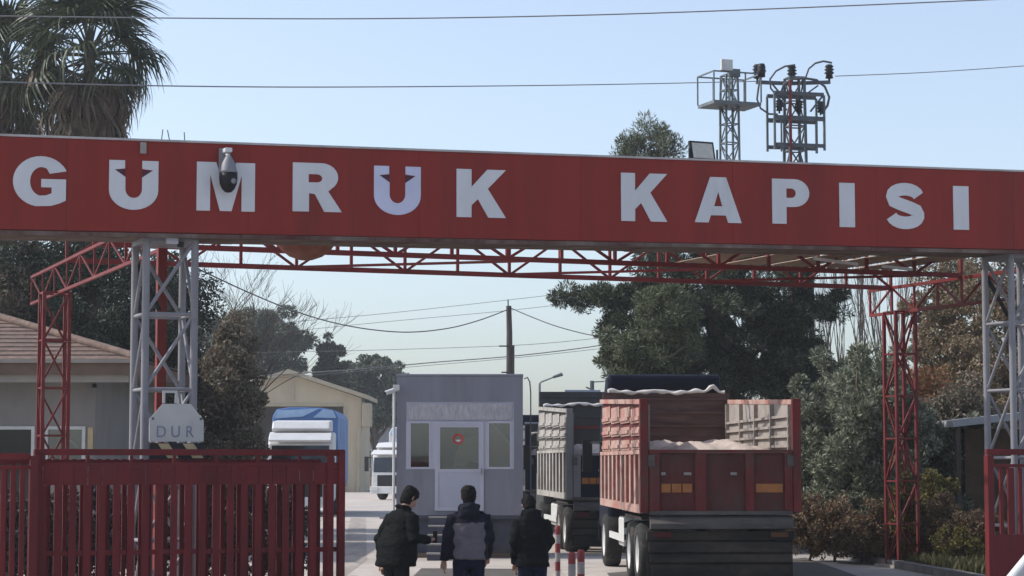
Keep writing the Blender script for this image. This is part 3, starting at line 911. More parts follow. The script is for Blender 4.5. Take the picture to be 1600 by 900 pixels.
def dump_truck(label, loc, rz, body, side, cabm, length=7.3, rear_h=3.05, front_h=3.25, head_h=3.4, cab_h=3.78, load=True, cat='truck', kind='red', inner=None):
    t = thing('dump_truck', label, cat, loc, rz, 'loaded trucks queuing past the booth')
    inner = inner or M['inner_dusty']
    W = 1.25
    fz = 1.34
    tg = 2.2
    def top(y): return rear_h + (front_h - rear_h) * y / length
    # floor and chassis
    box('bed_floor', -W + .06, W - .06, .05, length, fz - .12, fz, body, t)
    for s in (-1, 1):
        box('chassis_rail', s * .42 - .05, s * .42 + .05, .25, length + 2.3, .82, 1.12, M['dark_steel'], t)
    box('hydraulic_frame', -.9, .9, .4, length - .2, 1.121, 1.218, M['dark_steel'], t)
    # side walls
    for s in (-1, 1):
        xw = s * W
        xi = s * (W - .05)
        mb = MB().prism([(0.12, fz), (length, fz), (length, top(length)), (0.12, top(0))], 'x', min(xw, xi), max(xw, xi))
        wall = mb.build('side_wall', (body if kind == 'red' else M['bumper']) if s < 0 else inner, t)
        # proud plates in three rows over recessed posts, ribs below
        zm = fz + (rear_h - fz) * .52
        nq = 4
        def pl(nm, y0_, y1_, z0_, z1_, pr, mm):
            MB().box(min(xw, xw + s * pr), max(xw, xw + s * pr), y0_, y1_, z0_, z1_).build(nm, mm, wall)
        rows = (0.0, .30, .58, 1.0)
        for i in range(nq):
            ya = .16 + (length - .22) * i / nq; yb = .16 + (length - .22) * (i + 1) / nq - .22
            for q in range(3):
                hgt = top((ya + yb) / 2) - .09 - zm
                pl('plate', ya, yb, zm + .03 + rows[q] * hgt, zm - .04 + rows[q + 1] * hgt, .035, side)
                pl('plate_ridge', ya + .1, yb - .1, zm + .07 + rows[q] * hgt, zm + .13 + rows[q] * hgt, .06, side)
        mb = MB().prism([(0.12, top(0) - .06), (length, top(length) - .06), (length, top(length) + .02), (0.12, top(0) + .02)], 'x', min(xw + s * .06, xi - s * .012), max(xw + s * .06, xi - s * .012))
        mb.build('top_rail', side, wall)
        pl('middle_rail', .12, length, zm - .05, zm + .02, .06, side)
        nl = 9
        for i in range(nl + 1):
            y = .2 + (length - .3) * i / nl
            pl('rib', y - .13, y + .13, fz + .02, zm - .055, .05, side)
        box('bottom_rail', min(xw, xw + s * .06), max(xw, xw + s * .06), .12, length, fz - .12, fz + .015, side, wall)
        # inside of the wall: posts and ledges making a grid
        for i in range(nq + 1):
            y = .2 + (length - .4) * i / nq
            MB().box(min(xi, xi - s * .07), max(xi, xi - s * .07), y - .035, y + .035, zm - .2, top(y) - .07).build('inner_post', inner, wall)
        for q in range(5):
            z_ = zm - .08 + q * (rear_h - zm) / 5
            MB().box(min(xi, xi - s * .06), max(xi, xi - s * .06), .14, length - .05, z_ - .022, z_ + .022).build('inner_ledge', inner, wall)
        # corner post
        box('corner_post', s * W - .075 if s > 0 else s * W - .065, s * W + .065 if s > 0 else s * W + .075, -.02, .115, fz - .1, rear_h + .03, body, t, .01)
    # tailgate
    gt = box('tailgate', -W + .08, W - .08, .02, .075, 1.26, tg, M['gate_panel'] if kind == 'red' else M['navy'], t)
    for x0, x1 in ((-1.165, -1.0), (-.42, -.24), (.40, .54), (1.04, 1.165)):
        box('gate_post', x0, x1, -.035, .019, 1.27, tg - .005, body, gt)
    box('gate_top_rail', -1.165, 1.165, -.045, .07, tg + .001, tg + .05, body, gt)
    box('gate_bottom_rail', -1.165, 1.165, -.04, .019, 1.2, 1.262, M['bumper'], gt)
    for x0, x1, n_ in ((-.98, -.46, 3), (.56, 1.02, 1)):
        for k_ in range(n_):
            a_ = x0 + (x1 - x0) * k_ / n_
            box('reflector', a_ + .01, a_ + (x1 - x0) / n_ - .01, -.002, .018, 1.56, 1.70, M['amber'], gt)
    for x0, x1 in ((-.97, -.90), (-.60, -.48), (.16, .26)):
        box('latch', x0, x1, -.01, .018, 1.84, 1.885, M['concrete'], gt)
    for s in (-1, 1):
        box('hinge', s * 1.13 - .05, s * 1.13 + .05, -.06, -.036, 1.98, 2.16, M['bumper'], gt)
    # apron lip, bumper, mud flap
    MB().prism([(0.05, 1.19), (-.16, 1.06), (-.16, .98), (.05, .96)], 'x', -1.16, 1.16).build('apron', M['bumper'], t)
    box('under_beam', -1.2, 1.2, .02, .16, .80, .93, M['flap'], t)
    box('mud_flap', -1.2, 1.18, .10, .12, .17, .80, M['flap'], t)
    box('rear_bumper', -1.15, 1.15, -.02, .06, .44, .56, M['flap'], t)
    box('rear_plank', -1.17, 1.16, .03, .09, .60, .76, M['flap'], t)
    box('rear_plank', -1.12, 1.14, .05, .095, .22, .40, M['flap'], t)
    for s in (-1, 1):
        box('tail_lamp', s * .95 - .14, s * .95 + .14, -.012, .019, .84, .92, M['lamp_dull'] if s > 0 else M['lamp_red'], t)
        for y in (1.35, 2.70):
            wheel(t, s * .95, y, .52, .56, s)
        wheel(t, s * 1.03, 7.9, .52, .32, s)
        MB().prism([(y_, z_) for y_, z_ in ((.7, 1.10), (.75, 1.15), (3.3, 1.15), (3.4, 1.08), (3.3, 1.10), (.8, 1.10))], 'x', s * 1.22 if s < 0 else .7, -.7 if s < 0 else 1.22).build('mudguard', M['flap'], t)
        box('fuel_tank', min(s * .62, s * 1.12), max(s * .62, s * 1.12), 4.2, 5.6, .5, 1.05, M['offwhite'], t, .05)
        # hazard strips hanging along the side
        box('side_guard', min(s * 1.16, s * 1.2), max(s * 1.16, s * 1.2), 3.5, 6.6, .62, .74, M['offwhite'], t)
    if kind == 'red':
        hb_ = box('hazard_board', -1.24, -1.08, 3.36, 3.38, .50, 1.16, M['black'], t)
        for k_ in range(3):
            MB().prism([(-1.24, .56 + k_ * .21), (-1.08, .62 + k_ * .21), (-1.08, .73 + k_ * .21), (-1.24, .67 + k_ * .21)], 'y', 3.352, 3.358).build('hazard_stripe', M['offwhite'], hb_)
    # headboard
    hm_ = M['head_brown'] if kind == 'red' else M['head_dark']
    box('headboard', -W, W, length + .002, length + .06, fz - .1, head_h, hm_, t)
    for k_ in range(4):
        z_ = head_h - .12 - k_ * .26
        box('headboard_rail', -W + .06, W - .06, length - .04, length - .002, z_ - .025 - (.03 if kind != 'red' and k_ == 3 else 0), z_ + .025, M['truck_red'] if kind != 'red' and k_ == 3 else hm_, t)
    # cab
    y0, y1 = length + .35, length + 2.35
    prof = [(y0, .72), (y1, .72), (y1 + .05, 1.6), (y1 - .18, 2.75), (y1 - .45, cab_h - .62), (y0 + .9, cab_h - .35), (y0 + .5, cab_h), (y0 + .05, cab_h), (y0, cab_h - .2)]
    cb = MB().prism(prof, 'x', -1.12, 1.12).build('cab', cabm, t, .07)
    MB().prism([(y1 + .045, 1.75), (y1 - .165, 2.72), (y1 - .145, 2.72), (y1 + .065, 1.75)], 'x', -1.0, 1.0).build('windscreen', M['dark_glass'], cb)
    for s in (-1, 1):
        MB().prism([(y0 + .55, 1.75), (y1 - .1, 1.75), (y1 - .28, 2.6), (y0 + .55, 2.6)], 'x', s * 1.122 if s > 0 else -1.13, s * 1.13 if s > 0 else -1.122).build('side_window', M['dark_glass'], cb)
        MB().tube([(s * 1.12, y1 - .1, 2.45), (s * 1.36, y1 + .05, 2.45)], .02).box(s * 1.36 - .1, s * 1.36 + .1, y1, y1 + .08, 1.85, 2.5).build('mirror', M['black'], cb)
        box('headlight', s * .85 - .18, s * .85 + .18, y1 + .02, y1 + .075, .95, 1.15, M['offwhite'], cb)
    box('bumper', -1.13, 1.13, y1 + .055, y1 + .12, .45, .9, cabm, cb, .02)
    # pale badge strip on the cab's back
    box('cab_strip', -.55, .38, y0 - .02, y0 - .002, head_h + .0, head_h + .06, M['pvc'], cb)
    if load:
        # lumpy tarpaulin over the load
        nx_, ny_ = 26, 44
        vv, ff = [], []
        rr = random.Random(int(loc[1] * 10))
        ph = [rr.uniform(0, 6) for _ in range(6)]
        for j in range(ny_ + 1):
            for i in range(nx_ + 1):
                x = -W + .07 + (2 * W - .14) * i / nx_; y = .10 + (length - .16) * j / ny_
                env = min(1, j / 5) * min(1, (ny_ - j) / 4) 
                hgt = 2.02 + .22 * env + .12 * math.sin(y * 1.1 + ph[0]) * env + .07 * math.sin(x * 3 + ph[1] + y * .6) + .035 * math.sin(x * 9 + y * 5 + ph[2]) + .03 * math.sin(y * 13 + x * 4 + ph[3])
                hgt += .16 * math.exp(-((x + .25) ** 2) / .12 - ((y - 3.5) ** 2) / 3)
                hgt -= .22 * max(0, (abs(x) - .8) / .45)
                vv.append((x, y, hgt + rr.uniform(-.012, .012)))
        for j in range(ny_):
            for i in range(nx_):
                ff.append((j * (nx_ + 1) + i, j * (nx_ + 1) + i + 1, (j + 1) * (nx_ + 1) + i + 1, (j + 1) * (nx_ + 1) + i))
        ld = MB().add(vv, ff, True).build('load_cover', M['tarp_pale'], t)
    # rolled tarpaulin at the headboard
    pts = [(-W + .1 + (2 * W - .2) * k_ / 40, length - (.02 if kind == 'red' else .12) + .02 * math.sin(k_ * .7), head_h + .02 - (.40 if kind != 'red' else 0) + .018 * math.sin(k_ * .43 + 1) + (.06 * math.sin(k_ * .08) if kind != 'red' else 0) + .01 * math.sin(k_ * 1.3) + .12 * math.exp(-((k_ - 36) / 1.8) ** 2)) for k_ in range(41)]
    MB().tube(pts, [.035 + .012 * math.sin(k_ * 1.1) for k_ in range(41)], 8).build('rolled_tarp', M['tarp_white'], t)
    return t

TY = 35.4
dump_truck('loaded red tipper truck with pale tarpaulin on its load, nearest on the road', (X(1125, TY), TY, 0), R(2.8), M['truck_red'], M['truck_side_red'], M['navy'])
T2 = 49.0
dump_truck('grey box truck waiting just ahead of the red tipper', (X(887, T2) + 1.28, T2, 0), R(4.6), M['truck_grey'], M['truck_side_grey'], M['head_dark'], rear_h=3.22, front_h=3.45, head_h=3.86, cab_h=3.6, kind='grey', inner=M['truck_grey'])
T3 = 64.0
dump_truck('farthest queued truck, a narrow strip between the booth and the grey truck', (X(822, T3) + 1.28, T3, 0), R(5.5), M['navy'], M['truck_side_grey'], M['navy'], rear_h=3.1, front_h=3.2, head_h=3.3, cab_h=3.6, kind='grey')

# --- semi-trailer trucks
M['blue_tarp'] = mat('blue_tarp', (0.10, 0.20, 0.42), 0.6, 0.2, 1.2, c2=(0.05, 0.10, 0.25), c2amt=0.3, streak=(.4, .4, 1))
M['blue_pale'] = mat('blue_pale', (0.36, 0.50, 0.68), 0.6, 0.15, 1.5)
def semi(label, loc, rz, cabm, tarp, trailer_len, H=4.0, ck=1.0):
    """local: cab front at y=0 facing -y, trailer runs to +y"""
    t = thing('semi_truck', label, 'truck', loc, rz)
    prof = [(0.0, .45), (0.0, 1.45 * ck), (.12, 2.35 * ck), (.35, 2.62 * ck), (.7, 2.75 * ck), (2.2, 2.75 * ck), (2.2, .6)]
    cb = MB().prism(prof, 'x', -1.22, 1.22).build('cab', cabm, t, .08)
    MB().prism([(-.012, 1.5 * ck), (.10, 2.30 * ck), (.118, 2.30 * ck), (.006, 1.5 * ck)], 'x', -1.08, 1.08).build('windscreen', M['dark_glass'], cb)
    MB().prism([(-.22, 2.42 * ck), (-.26, 2.48 * ck), (.22, 2.72 * ck), (.24, 2.66 * ck)], 'x', -1.16, 1.16).build('sun_visor', cabm, cb, .015)
    MB().prism([(.45, 2.76 * ck), (.25, 2.85 * ck), (.6, 3.1 * ck), (2.1, 3.15 * ck), (2.1, 2.76 * ck)], 'x', -1.10, 1.10).build('roof_deflector', cabm, cb, .06)
    box('grille', -.85, .85, -.03, -.002, .75, 1.35, M['black'], cb)
    box('bumper', -1.24, 1.24, -.10, -.035, .35, .74, cabm, cb, .03)
    for s in (-1, 1):
        box('headlight', s * .98 - .2, s * .98 + .2, -.125, -.101, .5, .68, M['offwhite'], cb)
        MB().tube([(s * 1.2, .15, 2.3), (s * 1.48, 0, 2.3)], .025).box(s * 1.5 - .1, s * 1.5 + .1, -.05, .08, 1.55, 2.35).build('mirror', M['black'], cb)
        MB().prism([(.25, 1.45), (1.3, 1.45), (1.3, 2.25), (.42, 2.25)], 'x', 1.222 if s > 0 else -1.23, 1.23 if s > 0 else -1.222).build('side_window', M['dark_glass'], cb)
        wheel(t, s * 1.03, 1.15, .52, .32, s)
        wheel(t, s * .95, 3.4, .52, .55, s)
        for k_ in range(3):
            if trailer_len > 5: wheel(t, s * 1.0, trailer_len - .5 - k_ * 1.3, .5, .4, s)
    # trailer
    box('trailer_bed', -1.25, 1.25, 2.5, 2.5 + trailer_len, 1.05, 1.3, M['dark_steel'], t)
    prof2 = [(-1.27, 1.28), (1.27, 1.28), (1.27, H - .35), (1.1, H - .08), (.6, H), (-.6, H + .02), (-1.1, H - .06), (-1.27, H - .35)]
    tb = MB().prism(prof2, 'y', 2.5, 2.5 + trailer_len).build('tarp_cover', tarp, t, .05)
    MB().prism([(-1.20, H - .42), (-.1, H - .34), (.55, H - .03), (-1.05, H - .10)], 'y', 2.44, 2.497).build('tarp_flap', M['blue_pale'], tb)
    MB().prism([(.3, H - .38), (1.2, H - .40), (1.08, H - .11), (.7, H - .05)], 'y', 2.43, 2.495).build('tarp_flap', M['blue_pale'], tb)
    for k_ in range(int(trailer_len / 1.2)):
        y = 3.0 + k_ * 1.2
        for q_ in (-1.285, 1.271):
            MB().box(q_, q_ + .014, y - .03, y + .03, 1.1, H - .36).build('tarp_strap', M['blue_pale'] if tarp is not M['white'] else M['offwhite'], tb)
    return t
semi('white cab truck with blue tarpaulin trailer behind the red gate', (X(470, 82), 82, 0), R(1.3), M['white'], M['blue_tarp'], 7.5, 4.15, 1.16)
semi('white truck parked between the tan shed and the booth', (X(613, 118), 118, 0), R(-20), M['white'], M['white'], 9.0, 4.0)

# ================================================================== TAN SHED, FAR WAREHOUSE
SY = 150.0
sh = thing('gable_shed', 'tan gabled warehouse with a tall dark doorway behind the blue truck', 'building', (0, SY, 0))
def sx(px): return X(px, SY)
def sz(py): return Z(py, SY)
ridge = (sx(452), sz(584)); er = (sx(574), sz(622)); el = (2 * ridge[0] - er[0], er[1])
dl, drr, dtop = sx(400), sx(537), sz(635)
MB().prism([(el[0], 0), (dl, 0), (dl, dtop), (drr, dtop), (drr, 0), (er[0] - .4, 0), (er[0] - .4, er[1]), ridge, el], 'y', 0, .4).build('front_wall', M['tan_wall'], sh)
MB().box(er[0] - .8, er[0] - .4, .4, 9, 0, er[1] - .2).build('side_wall', M['tan_wall'], sh)
MB().box(el[0], el[0] + .4, .4, 9, 0, el[1] - .2).build('side_wall', M['tan_wall'], sh)
MB().box(el[0] + .4, er[0] - .8, 8.6, 9, 0, er[1] - .2).build('back_wall', M['interior'], sh)
MB().box(el[0] + .4, er[0] - .8, 6, 6.2, 0, dtop + .5).build('inner_partition', M['grey_wall'], sh)
ov = .7
MB().add([(ridge[0], -ov, ridge[1] + .02), (er[0] + .1, -ov, er[1] - .1), (er[0] + .1, 9.6, er[1] - .1), (ridge[0], 9.6, ridge[1] + .02),
          (ridge[0], -ov, ridge[1] + .3), (er[0] + .1, -ov, er[1] + .18), (er[0] + .1, 9.6, er[1] + .18), (ridge[0], 9.6, ridge[1] + .3)],
         [(0, 1, 2, 3), (4, 5, 6, 7), (0, 1, 5, 4), (1, 2, 6, 5), (3, 2, 6, 7)]).build('roof_slope', M['tan_trim'], sh)
MB().add([(ridge[0], -ov, ridge[1] + .02), (el[0] - .1, -ov, el[1] - .1), (el[0] - .1, 9.6, el[1] - .1), (ridge[0], 9.6, ridge[1] + .02),
          (ridge[0], -ov, ridge[1] + .3), (el[0] - .1, -ov, el[1] + .18), (el[0] - .1, 9.6, el[1] + .18), (ridge[0], 9.6, ridge[1] + .3)],
         [(0, 1, 2, 3), (4, 5, 6, 7), (0, 1, 5, 4), (1, 2, 6, 5), (3, 2, 6, 7)]).build('roof_slope', M['tan_trim'], sh)
box('eave_box', er[0] - .35, er[0] + .3, -.5, .9, er[1] - 2.0, er[1] - .35, M['tan_trim'], sh, .1)
box('gable_vent', sx(458) - .12, sx(458) + .12, -.06, -.002, sz(624), sz(596), M['tan_trim'], sh)
MB().tube([(sx(562), -.2, 0), (sx(562), -.2, er[1] - 2.2)], .14, 8).build('downpipe', M['tan_trim'], sh)
box('door_jamb', drr - .001, drr + .25, -.05, -.002, 0, dtop, M['tan_trim'], sh)
box('door_head', dl, drr - .002, -.05, -.002, dtop, dtop + .25, M['tan_trim'], sh)
WY = 195.0
wh = thing('far_warehouse', 'low grey flat roofed warehouse far behind the white truck', 'building', (0, WY, 0))
M['far_grey'] = mat('far_grey', (0.30, 0.31, 0.33), 0.8, 0.1, .5)
x0, x1, zt_ = X(540, WY), X(840, WY), Z(653, WY)
box('wall', x0, x1, 0, 20, 0, zt_ - .8, M['far_grey'], wh)
box('roof', x0 - .4, x1 + .4, -.5, 20.5, zt_ - .79, zt_, M['grey_wall'], wh)
for k in range(8):
    a_ = x0 + 1 + k * (x1 - x0 - 2) / 8
    w_ = box('window', a_, a_ + 1.4, -.06, -.003, 1.4, 3.2, M['offwhite'], wh)
    box('pane', a_ + .1, a_ + 1.3, -.075, -.061, 1.5, 3.1, M['dark_glass'], w_)

# ================================================================== LEFT BUILDING
LY = 46.5
lb = thing('gatehouse', 'low grey gatehouse with brown tiled hip roof behind the left red pylon', 'building', (0, LY, 0))
M['tile'] = mat('tile', (0.175, 0.115, 0.09), 0.85, 0.4, 7, c2=(0.11, 0.085, 0.072), c2amt=0.6, bump=.4)
M['eave_white'] = mat('eave_white', (0.28, 0.25, 0.215), 0.8, 0.1, 2)
xr = X(150, LY); xl = xr - 13.0
ze = Z(566, LY)
zs = Z(588, LY)
wz0, wz1 = .95, Z(666, LY)
# wall round the window band
wx0, wx1 = X(-60, LY), X(135, LY)
MB().box(xl, xr, 0, .25, wz1, zs).build('wall', M['grey_wall'], lb)
MB().box(xl, wx0, 0, .25, 0, wz1).box(wx1, xr, 0, .25, 0, wz1).box(wx0, wx1, 0, .25, 0, wz0).build('wall', M['grey_wall'], lb)
MB().box(xr - .25, xr, .25, 9, 0, zs).build('wall', M['grey_wall'], lb)
MB().box(xl, xl + .25, .25, 9, 0, zs).build('wall', M['grey_wall'], lb)
MB().box(xl, xr, 8.75, 9, 0, zs).build('wall', M['interior'], lb)
box('soffit', xl - .9, xr + .9, -.9, 9.9, zs + .003, zs + .06, M['eave_white'], lb)
box('soffit_board', xl - .86, xr + .86, -.92, -.88, zs - .16, zs, M['eave_white'], lb)
MB().box(xl - 1, xr + 1, -1.0, -.93, zs + .0, ze).box(xr + .93, xr + 1, -.93, 9.9, zs, ze).build('fascia', M['fascia'], lb)
box('gutter', xl - 1, xr + 1, -1.08, -1.002, ze - .06, ze + .02, M['eave_white'], lb)
# hip roof, built as stepped tile courses
cx0, cx1, cy0, cy1 = xl - 1.05, xr + 1.05, -1.05, 10.0
rise = 1.6; run = (cy1 - cy0) / 2
nc = 15
for k in range(nc):
    f0 = k / nc; f1 = (k + 1) / nc
    z0_ = ze + .01 + rise * f0; z1_ = ze + .01 + rise * f1
    a0 = run * f0; a1 = run * f1 + .03
    def ring(a, z): return [(cx0 + a, cy0 + a, z), (cx1 - a, cy0 + a, z), (cx1 - a, cy1 - a, z), (cx0 + a, cy1 - a, z)]
    b0, b1 = ring(a0, z0_ + .016), ring(a1, z1_)
    c0 = ring(a0, z0_)
    MB().add(b0 + b1 + c0, [(0, 1, 5, 4), (1, 2, 6, 5), (2, 3, 7, 6), (3, 0, 4, 7), (8, 9, 1, 0), (9, 10, 2, 1), (10, 11, 3, 2), (11, 8, 0, 3)]).build('tile_course', M['tile'], lb)
for sx_, ex_ in ((cx1, cx1 - run), (cx0, cx0 + run)):
    MB().tube([(sx_, cy0, ze + .06), (ex_, cy0 + run, ze + rise + .06)], .09, 8).build('hip_tiles', M['tile'], lb)
MB().tube([(cx0 + run, cy0 + run, ze + rise + .06), (cx1 - run, cy0 + run, ze + rise + .06)], .09, 8).build('ridge_tiles', M['tile'], lb)
# windows
def lwin(px0, px1, arc_reflection=False):
    a_, b_ = X(px0, LY), X(px1, LY)
    f_ = .07
    w_ = MB().box(a_, a_ + f_, -.03, .1, wz0, wz1).box(b_ - f_, b_, -.03, .1, wz0, wz1).box(a_ + f_, b_ - f_, -.03, .1, wz1 - f_, wz1).box(a_ + f_, b_ - f_, -.03, .1, wz0, wz0 + f_).build('window', M['offwhite'], lb)
    box('pane', a_ + f_, b_ - f_, .03, .04, wz0 + f_, wz1 - f_, M['glass'] if arc_reflection else M['dark_glass'], w_)
    if arc_reflection:
        c_ = (a_ + b_) / 2
        pts = [(c_ + (b_ - a_) * .47 * math.cos(R(t_)), .3, wz0 + .55 + (wz1 - wz0 - .85) * math.sin(R(t_))) for t_ in range(10, 171, 16)]
        MB().tube(pts, .035, 6).build('reflection_arc', M['offwhite'], w_)  # white arc standing in for a reflection in the pane
lwin(-60, 56); lwin(72, 135, True)
box('door_sign', X(139, LY), X(147, LY), -.03, -.002, Z(704, LY), Z(668, LY), M['hz_yellow'], lb)
box('floodlamp', X(146, LY), X(152, LY), -.12, -.002, Z(606, LY), Z(600, LY), M['black'], lb)
box('inner_floor', xl + .3, xr - .3, .3, 8.7, 0.0, .1, M['interior'], lb)

# small kiosk roof on the right behind the tower
KY = 47.0
ks = thing('lean_to_shelter', 'small shelter with a grey sloping roof behind the right tower', 'shelter', (X(1560, KY), KY, 0))
w0, w1 = X(1480, KY) - X(1560, KY), 2.2
MB().add([(w0, -.6, Z(657, KY)), (w1, -.6, Z(630, KY)), (w1, 2, Z(630, KY)), (w0, 2, Z(657, KY)), (w0, -.6, Z(668, KY)), (w1, -.6, Z(641, KY)), (w1, 2, Z(641, KY)), (w0, 2, Z(668, KY))],
         [(0, 1, 2, 3), (4, 5, 6, 7), (0, 1, 5, 4), (1, 2, 6, 5), (2, 3, 7, 6), (3, 0, 4, 7)]).build('roof', M['far_grey'], ks)
M['kiosk'] = mat('kiosk', (0.075, 0.045, 0.028), 0.8, 0.3, 3)
MB().box(w0 + .35, w1 - .3, 0, 1.7, 0, Z(670, KY)).build('wall', M['kiosk'], ks)
for x in (w0 + .12, w1 - .1):
    bar('post', (x, -.45, 0), (x, -.45, Z(664, KY) if x < 0 else Z(638, KY)), .09, M['wood_pole'], ks)

# ================================================================== MASTS, POLES, WIRES
MY = 70.0
mast = thing('floodlight_mast', 'grey lattice mast with railed platform and lamps on top, beside the electricity pylon', 'mast', (X(1143, MY), MY, 0), R(20))
zp = Z(165, MY); ztop = Z(118, MY)
lattice(mast, 0, 0, .62, .62, 0, zp, 22, .06, .035, M['green_steel'], 'box', 'A', (.44, .44))
lattice(mast, 0, 0, .44, .44, zp, ztop, 2, .06, .035, M['green_steel'], 'box', 'A', (.40, .40))
box('platform', -.84, .84, -.62, .62, zp - .05, zp + .05, M['green_steel'], mast)
for x in (-.84, -.28, .28, .84):
    for y in (-.62, .62):
        bar('rail_post', (x, y, zp + .05), (x, y, ztop), .04, M['green_steel'], mast)
for x in (-.84, .84):
    bar('handrail', (x, -.62, ztop), (x, .62, ztop), .045, M['green_steel'], mast)
for y in (-.62, .62):
    bar('handrail', (-.84, y, ztop), (.84, y, ztop), .045, M['green_steel'], mast)
b_ = box('lamp', -.62, -.22, -.75, -.62, ztop + .02, ztop + .38, M['offwhite'], mast, .02)
b_ = box('lamp', -.18, .22, -.4, -.2, ztop - .1, ztop + .16, M['green_steel'], mast, .02)
MB().lathe([(0, .35), (.10, .33), (.14, .2), (.12, .15), (.16, .1), (.12, .02), (.12, -.1), (0, -.1)], 12, (.86, -.62, ztop)).build('insulator', M['black'], mast)

EYY = 75.0
ep = thing('electricity_pylon', 'dark lattice electricity pylon with crossarms, insulators and looping cables', 'pylon', (X(1246, EYY), EYY, 0), R(14))
def ez(py): return Z(py, EYY)
def ex(px): return X(px, EYY) - X(1246, EYY)
zt2 = ez(122)
lattice(ep, 0, 0, .85, .85, 0, zt2, 18, .085, .045, M['dark_steel'], 'box', 'A', (.52, .52))
bar('riser_pipe', (ex(1230), -.5, 0), (ex(1230), -.5, ez(130)), .10, M['red_steel'], ep, kind='tube')
def arm(py, x0, x1, w=.1):
    for y in (-.36, .36):
        bar('crossarm', (x0, y, ez(py)), (x1, y, ez(py)), w, M['dark_steel'], ep)
arm(149, ex(1206), ex(1288), .12); arm(187, ex(1206), ex(1288), .14); arm(229, ex(1208), ex(1290), .12)
bar('crossarm', (ex(1182), 0, ez(131)), (ex(1240), 0, ez(131)), .12, M['dark_steel'], ep)
bar('crossarm', (ex(1236), 0, ez(131)), (ex(1306), 0, ez(126)), .12, M['dark_steel'], ep)
for x in (ex(1206), ex(1289)):
    for y in (-.36, .36):
        bar('hanger_post', (x, y, ez(150)), (x, y, ez(236)), .07, M['green_steel'], ep)
for x in (ex(1217), ex(1275)):
    bar('hanger_post', (x, -.36, ez(187)), (x, -.36, ez(240)), .05, M['green_steel'], ep)
for a_, b_ in ((1208, 1226), (1286, 1266)):
    bar('knee_brace', (ex(a_), -.36, ez(152)), (ex(b_), -.36, ez(176)), .06, M['dark_steel'], ep)
    bar('knee_brace', (ex(b_ - 3), 0, ez(148)), (ex(a_), 0, ez(132)), .05, M['dark_steel'], ep)
ins = MB().lathe([(0, .62), (.10, .6), (.16, .52), (.10, .48), (.18, .42), (.11, .37), (.18, .30), (.11, .25), (.14, .12), (.04, .1), (.04, 0)], 12).mesh('insulator')
ins.materials.append(M['black'])
for px, py in ((1184, 131), (1242, 130), (1305, 126)):
    o = link('insulator', ins, None, ep); o.location = (ex(px), 0, ez(py) + .02)
for px, py in ((1214, 181), (1247, 181), (1283, 181)):
    o = link('insulator', ins, None, ep); o.location = (ex(px), -.36, ez(py)); o.scale = (.8, .8, .8)
def loop(pp, r=.035, m='wire_dark'):
    MB().tube([(ex(a), -.3, ez(b)) for a, b in pp], r, 6).build('cable_loop', M[m], ep)
loop([(1242, 104), (1225, 107), (1210, 115), (1200, 128), (1201, 142), (1210, 152), (1222, 166)])
loop([(1304, 98), (1290, 96), (1276, 100), (1265, 109), (1260, 122)])
loop([(1222, 160), (1219, 146), (1224, 134), (1238, 126), (1258, 124), (1278, 126), (1292, 136), (1299, 152), (1296, 165), (1286, 178)], .045)
loop([(1184, 125), (1181, 140), (1178, 160), (1184, 174), (1198, 182), (1212, 182)])
loop([(1236, 146), (1246, 158), (1240, 172), (1247, 178)], .03)

# wooden pole with wires
PY = 95.0
wp = thing('wooden_pole', 'dark wooden utility pole rising behind the booth roof', 'pole', (X(796, PY), PY, 0))
MB().tube([(0, 0, -.2), (0, 0, Z(520, PY)), (-.03, 0, Z(478, PY))], [.17, .13, .115], 10).build('pole', M['wood_pole'], wp)
MB().tube([(-.06, 0, Z(480, PY)), (-.06, 0, Z(468, PY))], .03, 6).build('top_pin', M['dark_steel'], wp)
for py, w in ((541, .45), (582, .35)):
    bar('crossarm', (-w, -.12, Z(py, PY)), (w * .5, -.12, Z(py, PY)), .06, M['wood_pole'], wp)
MB().box(.10, .22, -.12, .1, Z(600, PY), Z(541, PY)).build('cable_guard', M['wood_pole'], wp)

def wire(label, pts, r, m, group=None):
    """pts = (px, py, depth) support and sag points"""
    w = [P(*p) for p in pts]
    cv = []
    for i in range(len(w) - 1):                      # Catmull-Rom through the points
        p0 = w[max(i - 1, 0)]; p1 = w[i]; p2 = w[i + 1]; p3 = w[min(i + 2, len(w) - 1)]
        for k_ in range(8):
            t_ = k_ / 8
            cv.append(.5 * ((2 * p1) + (p2 - p0) * t_ + (2 * p0 - 5 * p1 + 4 * p2 - p3) * t_ ** 2 + (3 * p1 - p0 - 3 * p2 + p3) * t_ ** 3))
    cv.append(w[-1])
    o = MB().tube(cv, r, 5).build('power_line', M[m])
    return tag(o, label, 'wire', group)
wire('topmost overhead wire crossing the whole sky', [(-200, 22, 40), (0, 25, 40), (300, 28.5, 40), (600, 29, 40), (900, 24, 40), (1200, 14, 40), (1600, -3, 40), (1800, -14, 40)], .0125, 'wire')
wire('second overhead wire running from the palm to the electricity pylon', [(-200, 120, 38), (0, 128, 42), (250, 134, 48), (500, 136, 54), (800, 134, 62), (1000, 131, 68), (1184, 127, 75)], .016, 'wire')
wire('overhead wire leaving the electricity pylon to the right', [(1305, 119, 75), (1450, 113, 78), (1600, 103, 81), (1800, 88, 85)], .016, 'wire')
wire('sagging cable left of the wooden pole', [(795, 483, PY), (750, 500, 92), (700, 513, 90), (640, 519, 87), (580, 515, 84), (520, 504, 80), (460, 486, 76), (400, 462, 72), (330, 430, 68), (240, 385, 64), (120, 310, 58)], .024, 'wire_dark')
wire('sagging cable right of the wooden pole', [(797, 481, PY), (830, 495, 94), (870, 510, 93), (920, 523, 92), (960, 528, 90), (1010, 529, 88), (1080, 525, 86)], .024, 'wire_dark')
